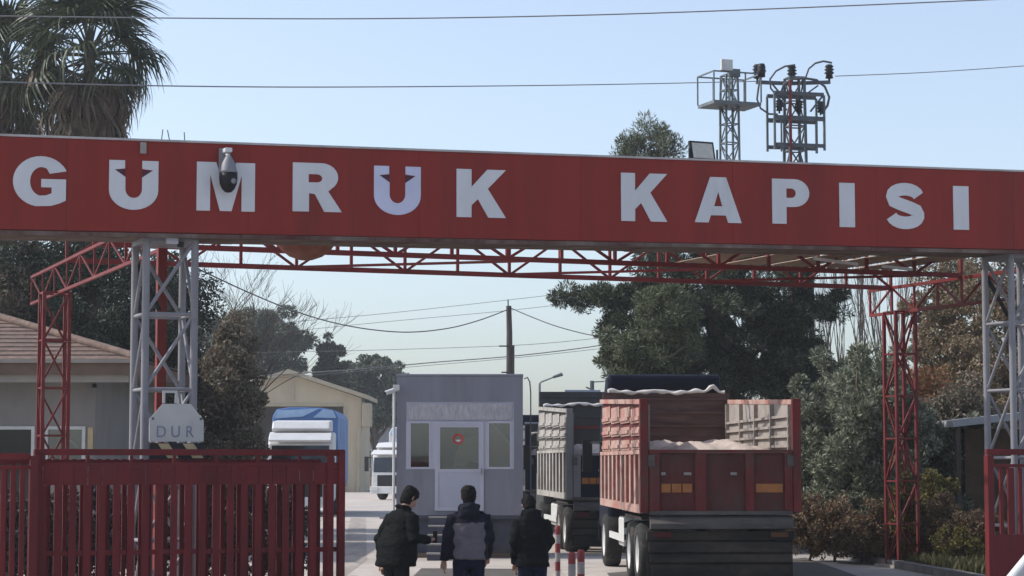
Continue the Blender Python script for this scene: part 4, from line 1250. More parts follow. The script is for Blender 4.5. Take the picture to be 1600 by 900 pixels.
wire('low wire pair of the wooden pole, upper one', [(330, 552, 104), (500, 549, 100), (620, 546, 98), (795, 540, PY), (900, 532, 93), (1000, 520, 90)], 0.012, 'wire_dark')
wire('thick low cable sloping past the wooden pole', [(330, 592, 104), (440, 585, 100), (560, 577, 98), (680, 566, 97), (795, 557, PY), (900, 545, 93), (1000, 530, 90)], .024, 'wire_dark')
wire('thin low cable just under the thick one', [(330, 597, 104), (440, 590, 102), (680, 570, 99), (795, 560, PY + 1), (900, 549, 95), (1000, 537, 92)], .012, 'wire_dark')
wire('faint high wire under the truss, upper of two', [(430, 505, 130), (600, 490, 130), (800, 468, 130), (1000, 445, 130)], .016, 'wire')
wire('faint high wire under the truss, lower of two', [(430, 520, 132), (600, 503, 132), (795, 485, 132), (1000, 462, 132)], .016, 'wire')

# street lamp and aerial over the grey truck
SLY = 85.0
lp = thing('street_lamp', 'slim street lamp with angled arm over the grey truck', 'street lamp', (X(843, SLY), SLY, 0))
MB().tube([(0, 0, 0), (0, 0, Z(600, SLY)), (.05, 0, Z(597, SLY)), (X(866, SLY) - X(843, SLY), 0, Z(589, SLY))], [.07, .05, .04, .03], 8).build('post', M['galv'], lp)
MB().tube([(X(864, SLY) - X(843, SLY), 0, Z(589.5, SLY)), (X(879, SLY) - X(843, SLY), 0, Z(584.5, SLY))], [.05, .075], 8).build('lamp_head', M['dark_steel'], lp)
AY = 90.0
ae = thing('far_pole', 'short dark pole with small side arms between grey and red trucks', 'pole', (X(925, AY), AY, 0))
MB().tube([(0, 0, 0), (0, 0, Z(595, AY))], .09, 8).build('pole', M['dark_steel'], ae)
bar('arm', (-.25, 0, Z(605, AY)), (0, 0, Z(609, AY)), .06, M['dark_steel'], ae)
bar('arm', (0, 0, Z(597, AY)), (.5, 0, Z(596, AY)), .05, M['galv'], ae)
dp = thing('steel_post', 'dark slim steel post at the right edge of the big pine', 'post', (X(1270, 66), 66, 0))
MB().tube([(0, 0, 0), (0, 0, Z(400, 66))], [.09, .07], 8).build('shaft', M['dark_steel'], dp)
MB().lathe([(.09, 0), (.0, .10)], 8, (0, 0, Z(400, 66))).build('cap', M['dark_steel'], dp)

# ================================================================== KERB AND PLANTING BED (right)
k0 = Vector((X(1236, 52), 52, 0)); k1 = Vector((X(1560, 36), 36, 0))
bed = tag(MB().add([(k0.x, k0.y, .05), (k1.x, k1.y, .05), (26, 36, .05), (30, 64, .05), (9, 64, .05)], [(0, 1, 2, 3, 4)]).build('planting_bed', M['soil']), kind='structure')
kb = thing('kerb', 'dark weathered concrete kerb edging the planting bed on the right', 'kerb', (0, 0, 0))
M['kerb'] = mat('kerb', (0.16, 0.155, 0.15), 0.9, 0.3, 3, c2=(.3, .29, .27), c2amt=.2)
nk = 16
for i in range(nk):
    a_ = k0.lerp(k1, i / nk); b_ = k0.lerp(k1, (i + 1) / nk)
    d_ = (b_ - a_).normalized()
    bar('kerbstone', a_ + d_ * .008 + Vector((0, 0, .06)), b_ - d_ * .008 + Vector((0, 0, .06)), .2, M['kerb'], kb, .17)

# ================================================================== VEGETATION
LM = {}
LM['pine'] = leaf_mat('pine_leaf', [(0.012, 0.018, 0.011), (0.035, 0.046, 0.025), (0.075, 0.09, 0.05), (0.16, 0.175, 0.11)], .15)
LM['pine_light'] = leaf_mat('pine_light_leaf', [(0.025, 0.034, 0.017), (0.08, 0.098, 0.045), (0.15, 0.165, 0.085), (0.26, 0.27, 0.18)], .2)
LM['dark'] = leaf_mat('dark_leaf', [(0.012, 0.018, 0.012), (0.035, 0.048, 0.028), (0.1, 0.12, 0.075)], .15)
LM['olive'] = leaf_mat('olive_leaf', [(0.0813, 0.0945, 0.0607), (0.1788, 0.1906, 0.1282), (0.325, 0.3278, 0.2363)], .2)
LM['ivy'] = leaf_mat('ivy_leaf', [(0.0625, 0.0562, 0.0375), (0.1375, 0.125, 0.0813), (0.225, 0.2, 0.1375), (0.1875, 0.1125, 0.0875)], .2)
LM['tan'] = leaf_mat('tan_leaf', [(0.16, 0.10, 0.06), (0.28, 0.20, 0.13), (0.12, 0.12, 0.05), (0.34, 0.25, 0.19)], .25)
LM['orange'] = leaf_mat('orange_leaf', [(0.20, 0.08, 0.035), (0.28, 0.13, 0.06), (0.14, 0.11, 0.04)], .25)
LM['redbush'] = leaf_mat('redbush_leaf', [(0.0882, 0.048, 0.0296), (0.1638, 0.09, 0.057), (0.252, 0.18, 0.114), (0.0882, 0.09, 0.0342)], .2)
LM['yellow'] = leaf_mat('yellow_leaf', [(0.084, 0.0744, 0.016), (0.168, 0.1364, 0.04), (0.112, 0.1116, 0.032)], .3)
LM['grass'] = leaf_mat('grass_leaf', [(0.056, 0.062, 0.02), (0.112, 0.1116, 0.04), (0.154, 0.1178, 0.072)], .3)
LM['hedge'] = leaf_mat('hedge_leaf', [(0.02, 0.018, 0.02), (0.04, 0.036, 0.036), (0.07, 0.06, 0.055)], .15)
LM['far'] = leaf_mat('far_leaf', [(0.0585, 0.0754, 0.052), (0.1105, 0.13, 0.0845), (0.169, 0.1885, 0.13)], .2)

def base(px, Y): return (X(px, Y), Y, 0)
# big pine on the right
BPY = 66.0
def rc(px, py, Y, ref): return (X(px, Y) - X(ref, Y), 0, Z(py, Y))
sP = F / BPY
make_tree('pine_tree', 'big dark pine filling the view behind the trucks and canopy', base(1120, BPY), 13.5,
          [(rc(1150, 480, BPY, 1120), (2.6, 2.6, 2.4), .3), (rc(1030, 500, BPY, 1120), (1.5, 2.2, 1.7), .18), (rc(1235, 540, BPY, 1120), (1.35, 2.0, 1.9), .16),
           (rc(1075, 590, BPY, 1120), (2.2, 2.0, 1.3), .16), (rc(1120, 360, BPY, 1120), (2.2, 2.0, 1.4), .14), (rc(1200, 620, BPY, 1120), (1.8, 1.8, 1.2), .14),
           (rc(915, 462, BPY, 1120), (.95, .8, .28), .035), (rc(1280, 487, BPY, 1120), (.9, .6, .15), .012), (rc(990, 470, BPY, 1120), (.9, 1, .5), .04)],
          LM['pine'], .032, 420, 430, .40, .38, 5.0, None, .75, .45, .62, .2, .5)
make_tree('pine_tree', 'pine crown peeping over the red beam left of the floodlight', base(1020, 78), 14.3,
          [(rc(1030, 222, 78, 1020), (.95, .9, .8), .55), (rc(985, 232, 78, 1020), (.5, .5, .45), .2), (rc(1025, 290, 78, 1020), (1.6, 1.4, 1.2), .45)],
          LM['pine_light'], .03, 46, 170, .34, .16, 6.5, None, 1.0, .2, .93, .5, .6)
make_tree('pine_tree', 'lighter olive green pine between the dark pine and the red truck cab', base(1010, 60), 8.2,
          [(rc(1005, 560, 60, 1010), (1.1, 1.2, 1.1), .5), (rc(1040, 500, 60, 1010), (.9, 1, 1.1), .3), (rc(985, 590, 60, 1010), (.75, .8, .7), .25)],
          LM['pine_light'], .03, 100, 330, .30, .2, 5.0, None, .85, .45, .7, .3, .5)
# olive bushes right
for px, Y, pyt, w, lab in ((1300, 50, 585, 1.15, 'tall grey green olive bush beside the red truck tailgate'), (1372, 47, 560, 1.0, 'grey green olive bush left of the right red pylon'),
                           (1345, 54, 535, 1.25, 'rear grey green olive bush, tallest between pine and red pylon'), (1478, 48, 640, 1.0, 'low grey green olive bush right of the red pylon'),
                           (1262, 55, 640, .9, 'shaded olive bush tucked behind the red truck')):
    h = Z(pyt, Y)
    make_tree('olive_bush', lab, base(px, Y), h, [((0, 0, h * .62), (w, w, h * .36), .55), ((-.2, -.1, h * .32), (w * 1.15, w, h * .28), .45)],
              LM['olive'], .042, 170, 300, .28, .12, 3.0, 'olive bushes', .9, .45, .6, .2, .4, cat='bush')
# brown and tan thicket on the right
for px, Y, pyt, w, mm, lab in ((1490, 62, 405, 1.5, 'tan', 'tan brown thicket tree seen between red pylon and right tower'), (1575, 60, 400, 1.9, 'tan', 'tan tree behind the right tower at the picture edge'),
                               (1455, 57, 585, .8, 'orange', 'orange leaved shrub just right of the red pylon'), (1520, 56, 600, 1.1, 'ivy', 'olive brown bush in front of the tan thicket'),
                               (1700, 60, 450, 2.2, 'tan', 'tan tree beyond the right edge')):
    if px > 1650: continue
    h = Z(pyt, Y)
    make_tree('thicket_tree', lab, base(px, Y), h, [((0, 0, h * .68), (w, w, h * .32), .6), ((0, 0, h * .35), (w, w, h * .3), .4)], LM[mm], .05, 190, 250, .36, .12, 2.4, None, .9, .4, .8)
# bare poplars
for k, (px, Y, pyt) in enumerate(((1318, 74, 392), (1345, 76, 385), (1372, 72, 395), (1398, 78, 380), (1300, 80, 420))):
    bare_tree('bare_poplar', ['leftmost', 'second', 'third', 'fourth', 'rear'][k] + ' bare poplar between the pine and the right red pylon', base(px, Y), Z(pyt, Y), .13, .08, 4, 'bare poplars', n0=5, seed=30 + k, wob=.035)
# reddish hedge shrubs
for k, px in enumerate((1262, 1300, 1340, 1378, 1462, 1500, 1530)):
    Y = 45.5 - k * .55
    h = 1.25 + .15 * math.sin(k * 2)
    make_tree('hedge_shrub', ['first', 'second', 'third', 'fourth', 'fifth', 'sixth', 'seventh'][k] + ' reddish brown hedge shrub counted from the red truck', base(px, Y), h,
              [((0, 0, h * .5), (.5, .45, h * .48), 1)], LM['redbush'], .03, 60, 130, .17, .035, 2.4, 'reddish hedge shrubs', .9, .3, .6, cat='shrub')
make_tree('yellow_shrub', 'yellow green shrub inside the foot of the right red pylon', base(1412, 43.2), 1.9, [((0, 0, 1.0), (.28, .28, .8), 1)], LM['yellow'], .04, 34, 90, .16, .03, 2.6, None, .9, .2, cat='shrub')
make_tree('green_shrub', 'bright green shrub right of the red pylon', base(1462, 45), 2.0, [((0, 0, 1.3), (.34, .34, .6), 1)], LM['yellow'], .045, 26, 90, .18, .03, 2.6, None, .9, .2, cat='shrub')
make_tree('green_shrub', 'bright yellow green plant low down left of the side gate', base(1506, 42), .95, [((0, 0, .5), (.5, .4, .4), 1)], LM['yellow'], .035, 30, 90, .16, .03, 2.6, None, .9, .2, cat='shrub')
# grass stuff in the bed
n_ = 26000
gx = rng.uniform(6.2, 13, n_); gy = rng.uniform(38, 50, n_)
kx = k0.x + (k1.x - k0.x) * (gy - k0.y) / (k1.y - k0.y)
ok = gx > kx + .15
pts = np.stack([gx[ok], gy[ok], .10 + rng.uniform(0, .10, ok.sum())], 1)
dirs = np.tile(np.array([[0, 0, 1.0]]), (len(pts), 1))
tag(link('grass', leaf_mesh('grass', pts, .045, 6.0, dirs, .45), LM['grass']), 'short dry green grass growing in the planting bed', 'grass', kind='stuff')

# dark hedge row behind the sliding gate
for k in range(7):
    px = 20 + k * 70; Y = 33.5 + k * .45
    h = 1.75 + .12 * math.sin(k * 3)
    make_tree('hedge_shrub', ['first', 'second', 'third', 'fourth', 'fifth', 'sixth', 'seventh'][k] + ' dark hedge shrub from the left, seen through the red gate', base(px, Y), h,
              [((0, 0, h * .5), (.48, .42, h * .48), 1)], LM['hedge'], .05, 60, 90, .2, .04, 1.8, 'dark hedge shrubs behind the gate', .9, .2, .6, cat='shrub')
# left side trees
make_tree('ivy_tree', 'dense brownish ivy covered tree right of the left grey tower', base(362, 55), Z(495, 55),
          [((0, 0, 4.1), (.62, .9, 1.4), .4), ((.0, 0, 2.4), (.72, 1.0, 1.6), .45), ((-.1, 0, 1.2), (.7, .9, 1), .2)], LM['ivy'], .045, 230, 330, .3, .2, 2.2, None, .9, .45, .8)
UY = 172.0
make_tree('umbrella_pine', 'broad far pine crown above the tan shed, left of the sky gap', base(405, UY), Z(482, UY),
          [(rc(400, 510, UY, 405), (3.6, 3, 1.2), .35), (rc(450, 535, UY, 405), (1.8, 2, 1.3), .25), (rc(360, 535, UY, 405), (2.7, 2.6, 1.8), .25), (rc(420, 580, UY, 405), (3.0, 2.6, 1.3), .25)],
          LM['far'], .12, 130, 260, .75, .35, 2.6, None, .7, .3, .9, .1, .5)
make_tree('cypress_tree', 'narrow dark conifer standing over the shed roof', base(517, UY), Z(530, UY), [(rc(517, 562, UY, 517), (.9, .9, 1.7), .6), (rc(520, 600, UY, 517), (1.6, 1.3, 1.6), .5)],
          LM['dark'], .10, 60, 200, .5, .2, 2.8, None, .9, .2, .9, .3, .6)
make_tree('round_tree', 'round grey green tree between the shed roof and the booth', base(585, 175), Z(556, 175),
          [(rc(585, 592, 175, 585), (2.6, 2.4, 1.7), .55), (rc(600, 630, 175, 585), (2.6, 2.4, 1.7), .5)], LM['far'], .18, 120, 130, .6, .3, 2.0, None, .8, .4, .7)
make_tree('round_tree', 'low bushy tree between the conifer and the round tree', base(548, 185), Z(590, 185), [(rc(545, 612, 185, 548), (2.4, 2, 1.4), 1)], LM['far'], .18, 60, 120, .6, .25, 2.0, None, .8, .4, .6)
for k, (px, Y, pyt, w) in enumerate(((60, 62, 335, 2.4), (150, 60, 345, 2.0), (-40, 60, 330, 2.4), (255, 66, 420, 1.5))):
    h = Z(pyt, Y)
    make_tree('dark_evergreen', ['dark evergreen behind the tiled roof, left one', 'dark evergreen behind the tiled roof, next to the grey tower', 'dark evergreen at the left picture edge', 'dark evergreen seen through the left grey tower'][k], base(px, Y), h,
              [((0, 0, h * .72), (w, w, h * .28), .55), ((0, 0, h * .45), (w, w, h * .3), .45)], LM['dark'] if k != 2 else LM['ivy'], .055, 170, 300, .5, .3, 2.4, 'dark evergreens', .85, .4, .8)
bare_tree('bare_tree', 'bare twiggy tree spreading right of the left grey tower', base(318, 64), Z(425, 64), .55, .12, 6, None, (.18, 0), 5, seed=4)

# palms
LM['palm'] = leaf_mat('palm_leaf', [(0.0286, 0.0416, 0.0208), (0.0585, 0.0754, 0.0338), (0.1105, 0.1235, 0.065)], .2, .45)
LM['palm_dead'] = leaf_mat('palm_dead_leaf', [(0.06, 0.042, 0.026), (0.12, 0.085, 0.052), (0.20, 0.15, 0.10)], .15)
def frond_mesh(name, m, petiole, fan, spread, droop, seed):
    rn = random.Random(seed)
    mb = MB()
    mb.tube([(0, 0, 0), (0, petiole * .5, .03), (0, petiole, 0)], [.03, .02, .012], 5)
    nseg = 26
    for i in range(nseg):
        a = R(-spread + 2 * spread * i / (nseg - 1))
        L = fan * (1 - .25 * abs(i / (nseg - 1) - .5) * 2) * rn.uniform(.85, 1.1)
        d = Vector((math.sin(a), math.cos(a), 0))
        s_ = Vector((math.cos(a), -math.sin(a), 0))
        prev = None
        o0 = Vector((0, petiole, 0))
        dr = droop * rn.uniform(.6, 1.5)
        vv = []
        for j, (f, w_) in enumerate(((0, .006), (.35, .028), (.62, .026), (.85, .014), (1.0, .002))):
            p = o0 + d * L * f * (1 - .25 * dr * max(0, f - .5)) + Vector((0, 0, -dr * L * max(0, f - .35) ** 1.8)) + Vector((0, 0, .012 * (1 if i % 2 else -1)))
            vv += [p - s_ * w_, p + s_ * w_]
        k_ = len(mb.v)
        mb.add(vv, [(2 * j, 2 * j + 1, 2 * j + 3, 2 * j + 2) for j in range(4)])
    me = mb.mesh(name); me.materials.append(m)
    return me
FG = [frond_mesh('frond', LM['palm'], .95, 1.05, 105, .8 + .25 * k, k) for k in range(4)]
FD = [frond_mesh('frond', LM['palm_dead'], .8, .95, 60, 1.0 + .3 * k, 10 + k) for k in range(3)]
def palm(label, base_, zc, seed, ng=46, nd=46, K=1.3):
    rn = random.Random(seed)
    t = thing('palm_tree', label, 'palm', base_, rn.uniform(0, 6))
    pts = [(0, 0, -.1), (.05, 0, zc * .4), (0, .05, zc * .8), (0, 0, zc)]
    MB().tube(pts, [.30, .22, .24, .16], 12).build('trunk', M['bark'], t)
    for k_ in range(ng):
        f = k_ / (ng - 1)
        o = link('frond', FG[rn.randrange(4)], None, t)
        az = k_ * 2.39996 + rn.uniform(-.2, .2)
        elv = R(78 - 105 * f + rn.uniform(-8, 8))
        o.rotation_mode = 'QUATERNION'
        o.rotation_quaternion = Quaternion((0, 0, 1), az) @ Quaternion((1, 0, 0), elv) @ Quaternion((0, 1, 0), rn.uniform(-.5, .5))
        o.location = (0, 0, zc - .25 * f)
        s_ = rn.uniform(.85, 1.15) * K; o.scale = (s_, s_, s_)
    for k_ in range(nd):
        f = k_ / (nd - 1)
        o = link('frond', FD[rn.randrange(3)], None, t)
        az = k_ * 2.39996 + rn.uniform(-.3, .3)
        elv = R(-22 - 42 * min(1, f * 1.3) + rn.uniform(-12, 10))
        o.rotation_mode = 'QUATERNION'
        o.rotation_quaternion = Quaternion((0, 0, 1), az) @ Quaternion((1, 0, 0), elv) @ Quaternion((0, 1, 0), rn.uniform(-.4, .4))
        o.location = (0, 0, zc - .4 - 3.2 * f)
        s_ = rn.uniform(.8, 1.1) * K; o.scale = (s_, s_, s_)
    return t
palm('shaggy fan palm with brown skirt behind the left end of the beam', base(133, 66), Z(78, 66), 3, 40, 76, 1.45)
palm('second fan palm cut off by the left picture edge', base(0, 68), Z(95, 68), 8, 36, 60)

# ================================================================== PEOPLE
def evaluated(mb, name, voxel, smooth=4):
    me = mb.mesh(name)
    o = bpy.data.objects.new(name, me); col.objects.link(o)
    bm = bmesh.new(); bm.from_mesh(me); bmesh.ops.recalc_face_normals(bm, faces=bm.faces); bm.to_mesh(me); bm.free()
    r = o.modifiers.new('r', 'REMESH'); r.mode = 'VOXEL'; r.voxel_size = voxel; r.use_smooth_shade = True
    s = o.modifiers.new('s', 'SMOOTH'); s.iterations = smooth; s.factor = .5
    dg = bpy.context.evaluated_depsgraph_get()
    res = bpy.data.meshes.new_from_object(o.evaluated_get(dg))
    bpy.data.objects.remove(o)
    res.name = name
    return res
def loft(mb, secs, n=14):
    """secs: (center, rx, ry) with horizontal-ish rings following the path; closed ends"""
    C = [Vector(s[0]) for s in secs]
    rings = []
    for i, (c, rx, ry) in enumerate(secs):
        t = (C[min(i + 1, len(C) - 1)] - C[max(i - 1, 0)]).normalized()
        x = Vector((1, 0, 0)); x = (x - t * x.dot(t))
        if x.length < .2: x = Vector((0, 1, 0)) - t * t.y
        x.normalize(); y = t.cross(x)
        rings.append([C[i] + x * rx * math.cos(2 * math.pi * k / n) + y * ry * math.sin(2 * math.pi * k / n) for k in range(n)])
    vs_ = [v for r in rings for v in r]
    fs = [(i * n + k, i * n + (k + 1) % n, (i + 1) * n + (k + 1) % n, (i + 1) * n + k) for i in range(len(secs) - 1) for k in range(n)]
    fs += [list(range(n - 1, -1, -1)), list(range((len(secs) - 1) * n, len(secs) * n))]
    mb.add(vs_, fs, True)
def limb(mb, pts, rad, n=10):
    out = []
    for i in range(len(pts) - 1):
        a, b = Vector(pts[i]), Vector(pts[i + 1])
        for k in range(3):
            f = k / 3
            out.append((a.lerp(b, f), *(2 * [rad[i] + (rad[i + 1] - rad[i]) * f])))
    out.append((Vector(pts[-1]), rad[-1], rad[-1]))
    loft(mb, out, n)
M['skin'] = mat('skin', (0.34, 0.19, 0.13), 0.6, 0.08, 8)
M['hair'] = mat('hair', (0.010, 0.009, 0.009), 0.7, 0.3, 30, spec=0.08)
M['coat_black'] = mat('coat_black', (0.006, 0.007, 0.0075), 0.85, 0.4, 9, bump=.3, spec=0.08)
M['coat_navy'] = mat('coat_navy', (0.012, 0.012, 0.020), 0.8, 0.3, 9, bump=.3, spec=0.08)
M['vest_grey'] = mat('vest_grey', (0.11, 0.10, 0.115), 0.8, 0.15, 9, bump=.3, spec=0.08)
M['jeans'] = mat('jeans', (0.010, 0.013, 0.028), 0.85, 0.3, 12, spec=0.08)
M['trouser_black'] = mat('trouser_black', (0.014, 0.014, 0.016), 0.85, 0.3, 12, spec=0.08)
M['shoe'] = mat('shoe', (0.03, 0.025, 0.02), 0.6, 0.2, 9)
M['paper'] = mat('paper', (0.6, 0.58, 0.55), 0.6, 0.05, 9)

def hand(mb, wrist, d, palm_n, side, curl=.35):
    """palm plus four unequal fingers and a thumb; d = pointing direction, palm_n = palm normal"""
    w = Vector(wrist); d = Vector(d).normalized(); pn = Vector(palm_n); pn = (pn - d * pn.dot(d)).normalized()
    sdir = d.cross(pn) * side
    loft(mb, [(w - d * .02, .026, .02), (w + d * .02, .036, .018), (w + d * .06, .042, .017), (w + d * .095, .040, .015)], 10)
    for k in range(4):
        o = w + d * .085 + sdir * (-.030 + .020 * k)
        L = (.062, .074, .078, .068)[3 - k]
        a = (d + pn * curl * .5).normalized(); b = (d + pn * curl * 1.5).normalized(); c = (d + pn * curl * 2.6).normalized()
        p1 = o + a * L * .45; p2 = p1 + b * L * .32; p3 = p2 + c * L * .28
        mb.tube([o - d * .01, o, p1, p2, p3], [.0095, .0095, .009, .0083, .0065], 7)
    o = w + d * .025 + sdir * .032
    a = (d * .7 + sdir * .75 + pn * .3).normalized()
    p1 = o + a * .035; p2 = p1 + (a + d * .7).normalized() * .03; p3 = p2 + (a * .3 + d).normalized() * .022
    mb.tube([o - sdir * .015, o, p1, p2, p3], [.013, .012, .011, .010, .008], 7)

def person(label, loc, rz, armL, armR, bow, jacket_m, trouser_m, hem, hem_w, extra=None, hood=False, lean=0.0, collar=True, hair='hair', spread=.10, shoulders=.205, H=1.75):
    """local: faces +y; armX = (elbow, wrist, hand dir, palm normal)"""
    t = thing('person', label, 'person', loc, rz)
    k = H / 1.75
    # ---- body: one continuous mesh (legs, torso, arms, hands, neck, head)
    b = MB()
    hipz = .93
    ly = lean
    def LN(z): return ly * max(0, z - hipz)          # forward lean of the upper body
    sh = 1.43
    feet = []
    for s in (-1, 1):
        fx = s * spread
        kn = (s * (.095 + (spread - .09) * .5), .03, .50)
        limb(b, [(s * .09, 0, hipz - .02), kn, (fx, -.02, .09)], [.078, .055, .038])
        loft(b, [((fx, -.07, .05), .03, .04), ((fx, 0, .05), .04, .045), ((fx, .10, .035), .042, .03), ((fx, .17, .028), .03, .02)], 10)
        feet.append(fx)
    loft(b, [((0, 0, .86), .12, .09), ((0, 0, .95), .155, .11), ((0, LN(1.08), 1.08), .135, .10), ((0, LN(1.28) + .01, 1.28), .16, .115), ((0, LN(1.40), 1.40), .15, .095), ((0, LN(1.46), 1.46), .08, .07)])
    neck0 = Vector((0, LN(1.44), 1.44)); 
    hd = Vector((0, math.sin(R(bow)), math.cos(R(bow))))       # head axis
    fwd = Vector((0, math.cos(R(bow)), -math.sin(R(bow))))
    nk = Vector((0, LN(1.5) + .03, 1.52))
    limb(b, [neck0, nk, nk + hd * .05 + fwd * .01], [.065, .056, .054])
    hb = nk + hd * .015                                            # chin level origin
    def hp(x, f, u): return hb + Vector((x, 0, 0)) + fwd * f + hd * u
    # head lofted along its own axis
    n = 16; rings = []
    prof = [(-.005, .045, .040, .045), (.03, .058, .062, .035), (.07, .068, .085, .018), (.115, .074, .096, .008), (.16, .077, .098, 0), (.195, .072, .092, -.005), (.222, .055, .07, -.008), (.236, .028, .035, -.01)]
    vs_ = []
    for u, rx, ry, of in prof:
        for q in range(n):
            a = 2 * math.pi * q / n
            vs_.append(hp(rx * math.cos(a), of + ry * math.sin(a), u))
    fs = [(i * n + q, i * n + (q + 1) % n, (i + 1) * n + (q + 1) % n, (i + 1) * n + q) for i in range(len(prof) - 1) for q in range(n)]
    fs += [list(range(n - 1, -1, -1)), list(range((len(prof) - 1) * n, len(prof) * n))]
    b.add(vs_, fs, True)
    b.tube([hp(0, .085, .135), hp(0, .112, .10), hp(0, .120, .085), hp(0, .09, .075)], [.010, .014, .017, .012], 8)      # nose
    b.tube([hp(-.025, .088, .050), hp(0, .096, .050), hp(.025, .088, .050)], [.007, .010, .007], 8)                       # lips
    b.tube([hp(-.045, .082, .137), hp(0, .094, .137), hp(.045, .082, .137)], [.008, .010, .008], 8)                       # brow
    for s in (-1, 1):                                                                                                    # ears
        b.tube([hp(s * .072, -.005, .135), hp(s * .088, -.015, .125), hp(s * .088, -.012, .095), hp(s * .074, 0, .085)], [.008, .012, .011, .007], 8)
    for s, A in ((-1, armL), (1, armR)):
        S = Vector((s * (shoulders - .03), LN(sh), sh - .02))
        E, Wr, hdv, pn = Vector(A[0]), Vector(A[1]), A[2], A[3]
        limb(b, [S, E, Wr], [.056, .043, .027])
        hand(b, Wr, hdv, pn, -s)
    bm_ = evaluated(b, 'body', .0065, 3)
    link('body', bm_, M['skin'], t)
    for s in (-1, 1):
        o = MB().lathe([(0, .012), (.007, .010), (.011, .004), (.012, 0)], 10, hp(s * .03, .083, .118), 'y').build('eye', M['paper'], t)
    # ---- trousers
    tr = MB()
    loft(tr, [((0, 0, .80), .15, .11), ((0, 0, .90), .185, .135), ((0, LN(1.02), 1.02), .17, .13), ((0, LN(1.1), 1.1), .155, .12)])
    for s in (-1, 1):
        limb(tr, [(s * .095, 0, .88), (s * (.10 + (spread - .09) * .5), .03, .50), (s * spread, -.02, .07)], [.105, .077, .068])
    link('trousers', evaluated(tr, 'trousers', .013, 3), trouser_m, t)
    # ---- jacket
    j = MB()
    loft(j, [((0, LN(hem) + .0, hem), hem_w, hem_w * .72), ((0, LN(hem) + .0, hem + .05), hem_w, hem_w * .72), ((0, LN(1.05), 1.08), hem_w * .96, hem_w * .70), ((0, LN(1.25) + .005, 1.25), .222, .165),
             ((0, LN(1.36), 1.36), .222, .15), ((0, LN(1.43), 1.43), .185, .115), ((0, LN(1.475) + .008, 1.475), .105, .085), ((0, LN(1.50) + .01, 1.515), .075, .07)], 18)
    for s, A in ((-1, armL), (1, armR)):
        S = Vector((s * (shoulders - .02), LN(sh), sh - .025))
        E, Wr = Vector(A[0]), Vector(A[1])
        limb(j, [S - Vector((s * .06, 0, .0)), S, E, Wr], [.07, .086, .073, .052])
    if hood:
        loft(j, [((0, LN(1.4) - .10, 1.36), .09, .03), ((0, LN(1.45) - .11, 1.43), .13, .055), ((0, LN(1.5) - .085, 1.51), .12, .06), ((0, LN(1.55) - .05, 1.56), .09, .05)], 14)
        j.tube([(-.09, LN(1.5) + .03, 1.50), (-.10, LN(1.5) - .04, 1.53), (0, LN(1.5) - .10, 1.54), (.10, LN(1.5) - .04, 1.53), (.09, LN(1.5) + .03, 1.50)], .045, 8)
    elif collar:
        j.tube([(-.03, LN(1.5) + .085, 1.49), (-.08, LN(1.5) + .03, 1.515), (-.06, LN(1.5) - .05, 1.535), (0, LN(1.5) - .07, 1.54), (.06, LN(1.5) - .05, 1.535), (.08, LN(1.5) + .03, 1.515), (.03, LN(1.5) + .085, 1.49)], .024, 8)
    jm = evaluated(j, 'jacket', .012, 3)
    nv = len(jm.vertices)
    co = np.empty(nv * 3); jm.vertices.foreach_get('co', co); co = co.reshape(-1, 3)
    sd = loc[0] * 3.1
    wr_ = np.array([.016 * (mnoise.noise(Vector((c[0] * 5 + sd, c[1] * 5, c[2] * 13 + 2 * c[0]))) * min(1, max(0, (1.46 - c[2]) * 5))
                            + .45 * mnoise.noise(Vector((c[0] * 16, c[1] * 16 + sd, c[2] * 30)))) for c in co])
    nrm = np.empty(nv * 3); jm.vertices.foreach_get('normal', nrm); nrm = nrm.reshape(-1, 3)
    co = co + nrm * wr_[:, None]
    jm.vertices.foreach_set('co', co.ravel())
    link('jacket', jm, jacket_m, t)
    # ---- hair
    h = MB()
    vs_ = []
    hpf = [(.02, .062, .058, -.028), (.062, .074, .072, -.030), (.10, .085, .084, -.026), (.14, .092, .098, -.014), (.175, .093, .108, -.004), (.21, .086, .102, -.004), (.240, .063, .078, -.008), (.255, .028, .038, -.012)]
    for u, rx, ry, of in hpf:
        for q in range(n):
            a = 2 * math.pi * q / n
            vs_.append(hp(rx * math.cos(a), of + ry * math.sin(a), u))
    fs = [(i * n + q, i * n + (q + 1) % n, (i + 1) * n + (q + 1) % n, (i + 1) * n + q) for i in range(len(hpf) - 1) for q in range(n)]
    fs += [list(range(n - 1, -1, -1)), list(range((len(hpf) - 1) * n, len(hpf) * n))]
    h.add(vs_, fs, True)
    hm = evaluated(h, 'hair', .006, 2)
    for v in hm.vertices:
        v.co += v.normal * (.010 * mnoise.noise(v.co * 60 + Vector((loc[0], 0, 0))) + .006 * mnoise.noise(v.co * 22))
    link('hair', hm, M[hair], t)
    # ---- shoes
    for fx in feet:
        s_ = MB()
        loft(s_, [((fx, -.095, .045), .035, .04), ((fx, -.04, .055), .045, .055), ((fx, .06, .045), .05, .045), ((fx, .16, .035), .045, .032), ((fx, .20, .028), .028, .02)], 12)
        link('shoe', evaluated(s_, 'shoe', .01, 2), M['shoe'], t)
    if extra: extra(t, LN, hp)
    t.scale = (k, k, k)
    return t

PD = 25.8
def floor_at(px, D): return (X(px, D), D, 0.004)
def arm_down(s, fwd=.05, out=.27, wz=.86):
    return ((s * (out + .0), -.02, 1.15), (s * (out + .02), fwd, wz), (0, .1, -1), (-s, 0.1, 0))
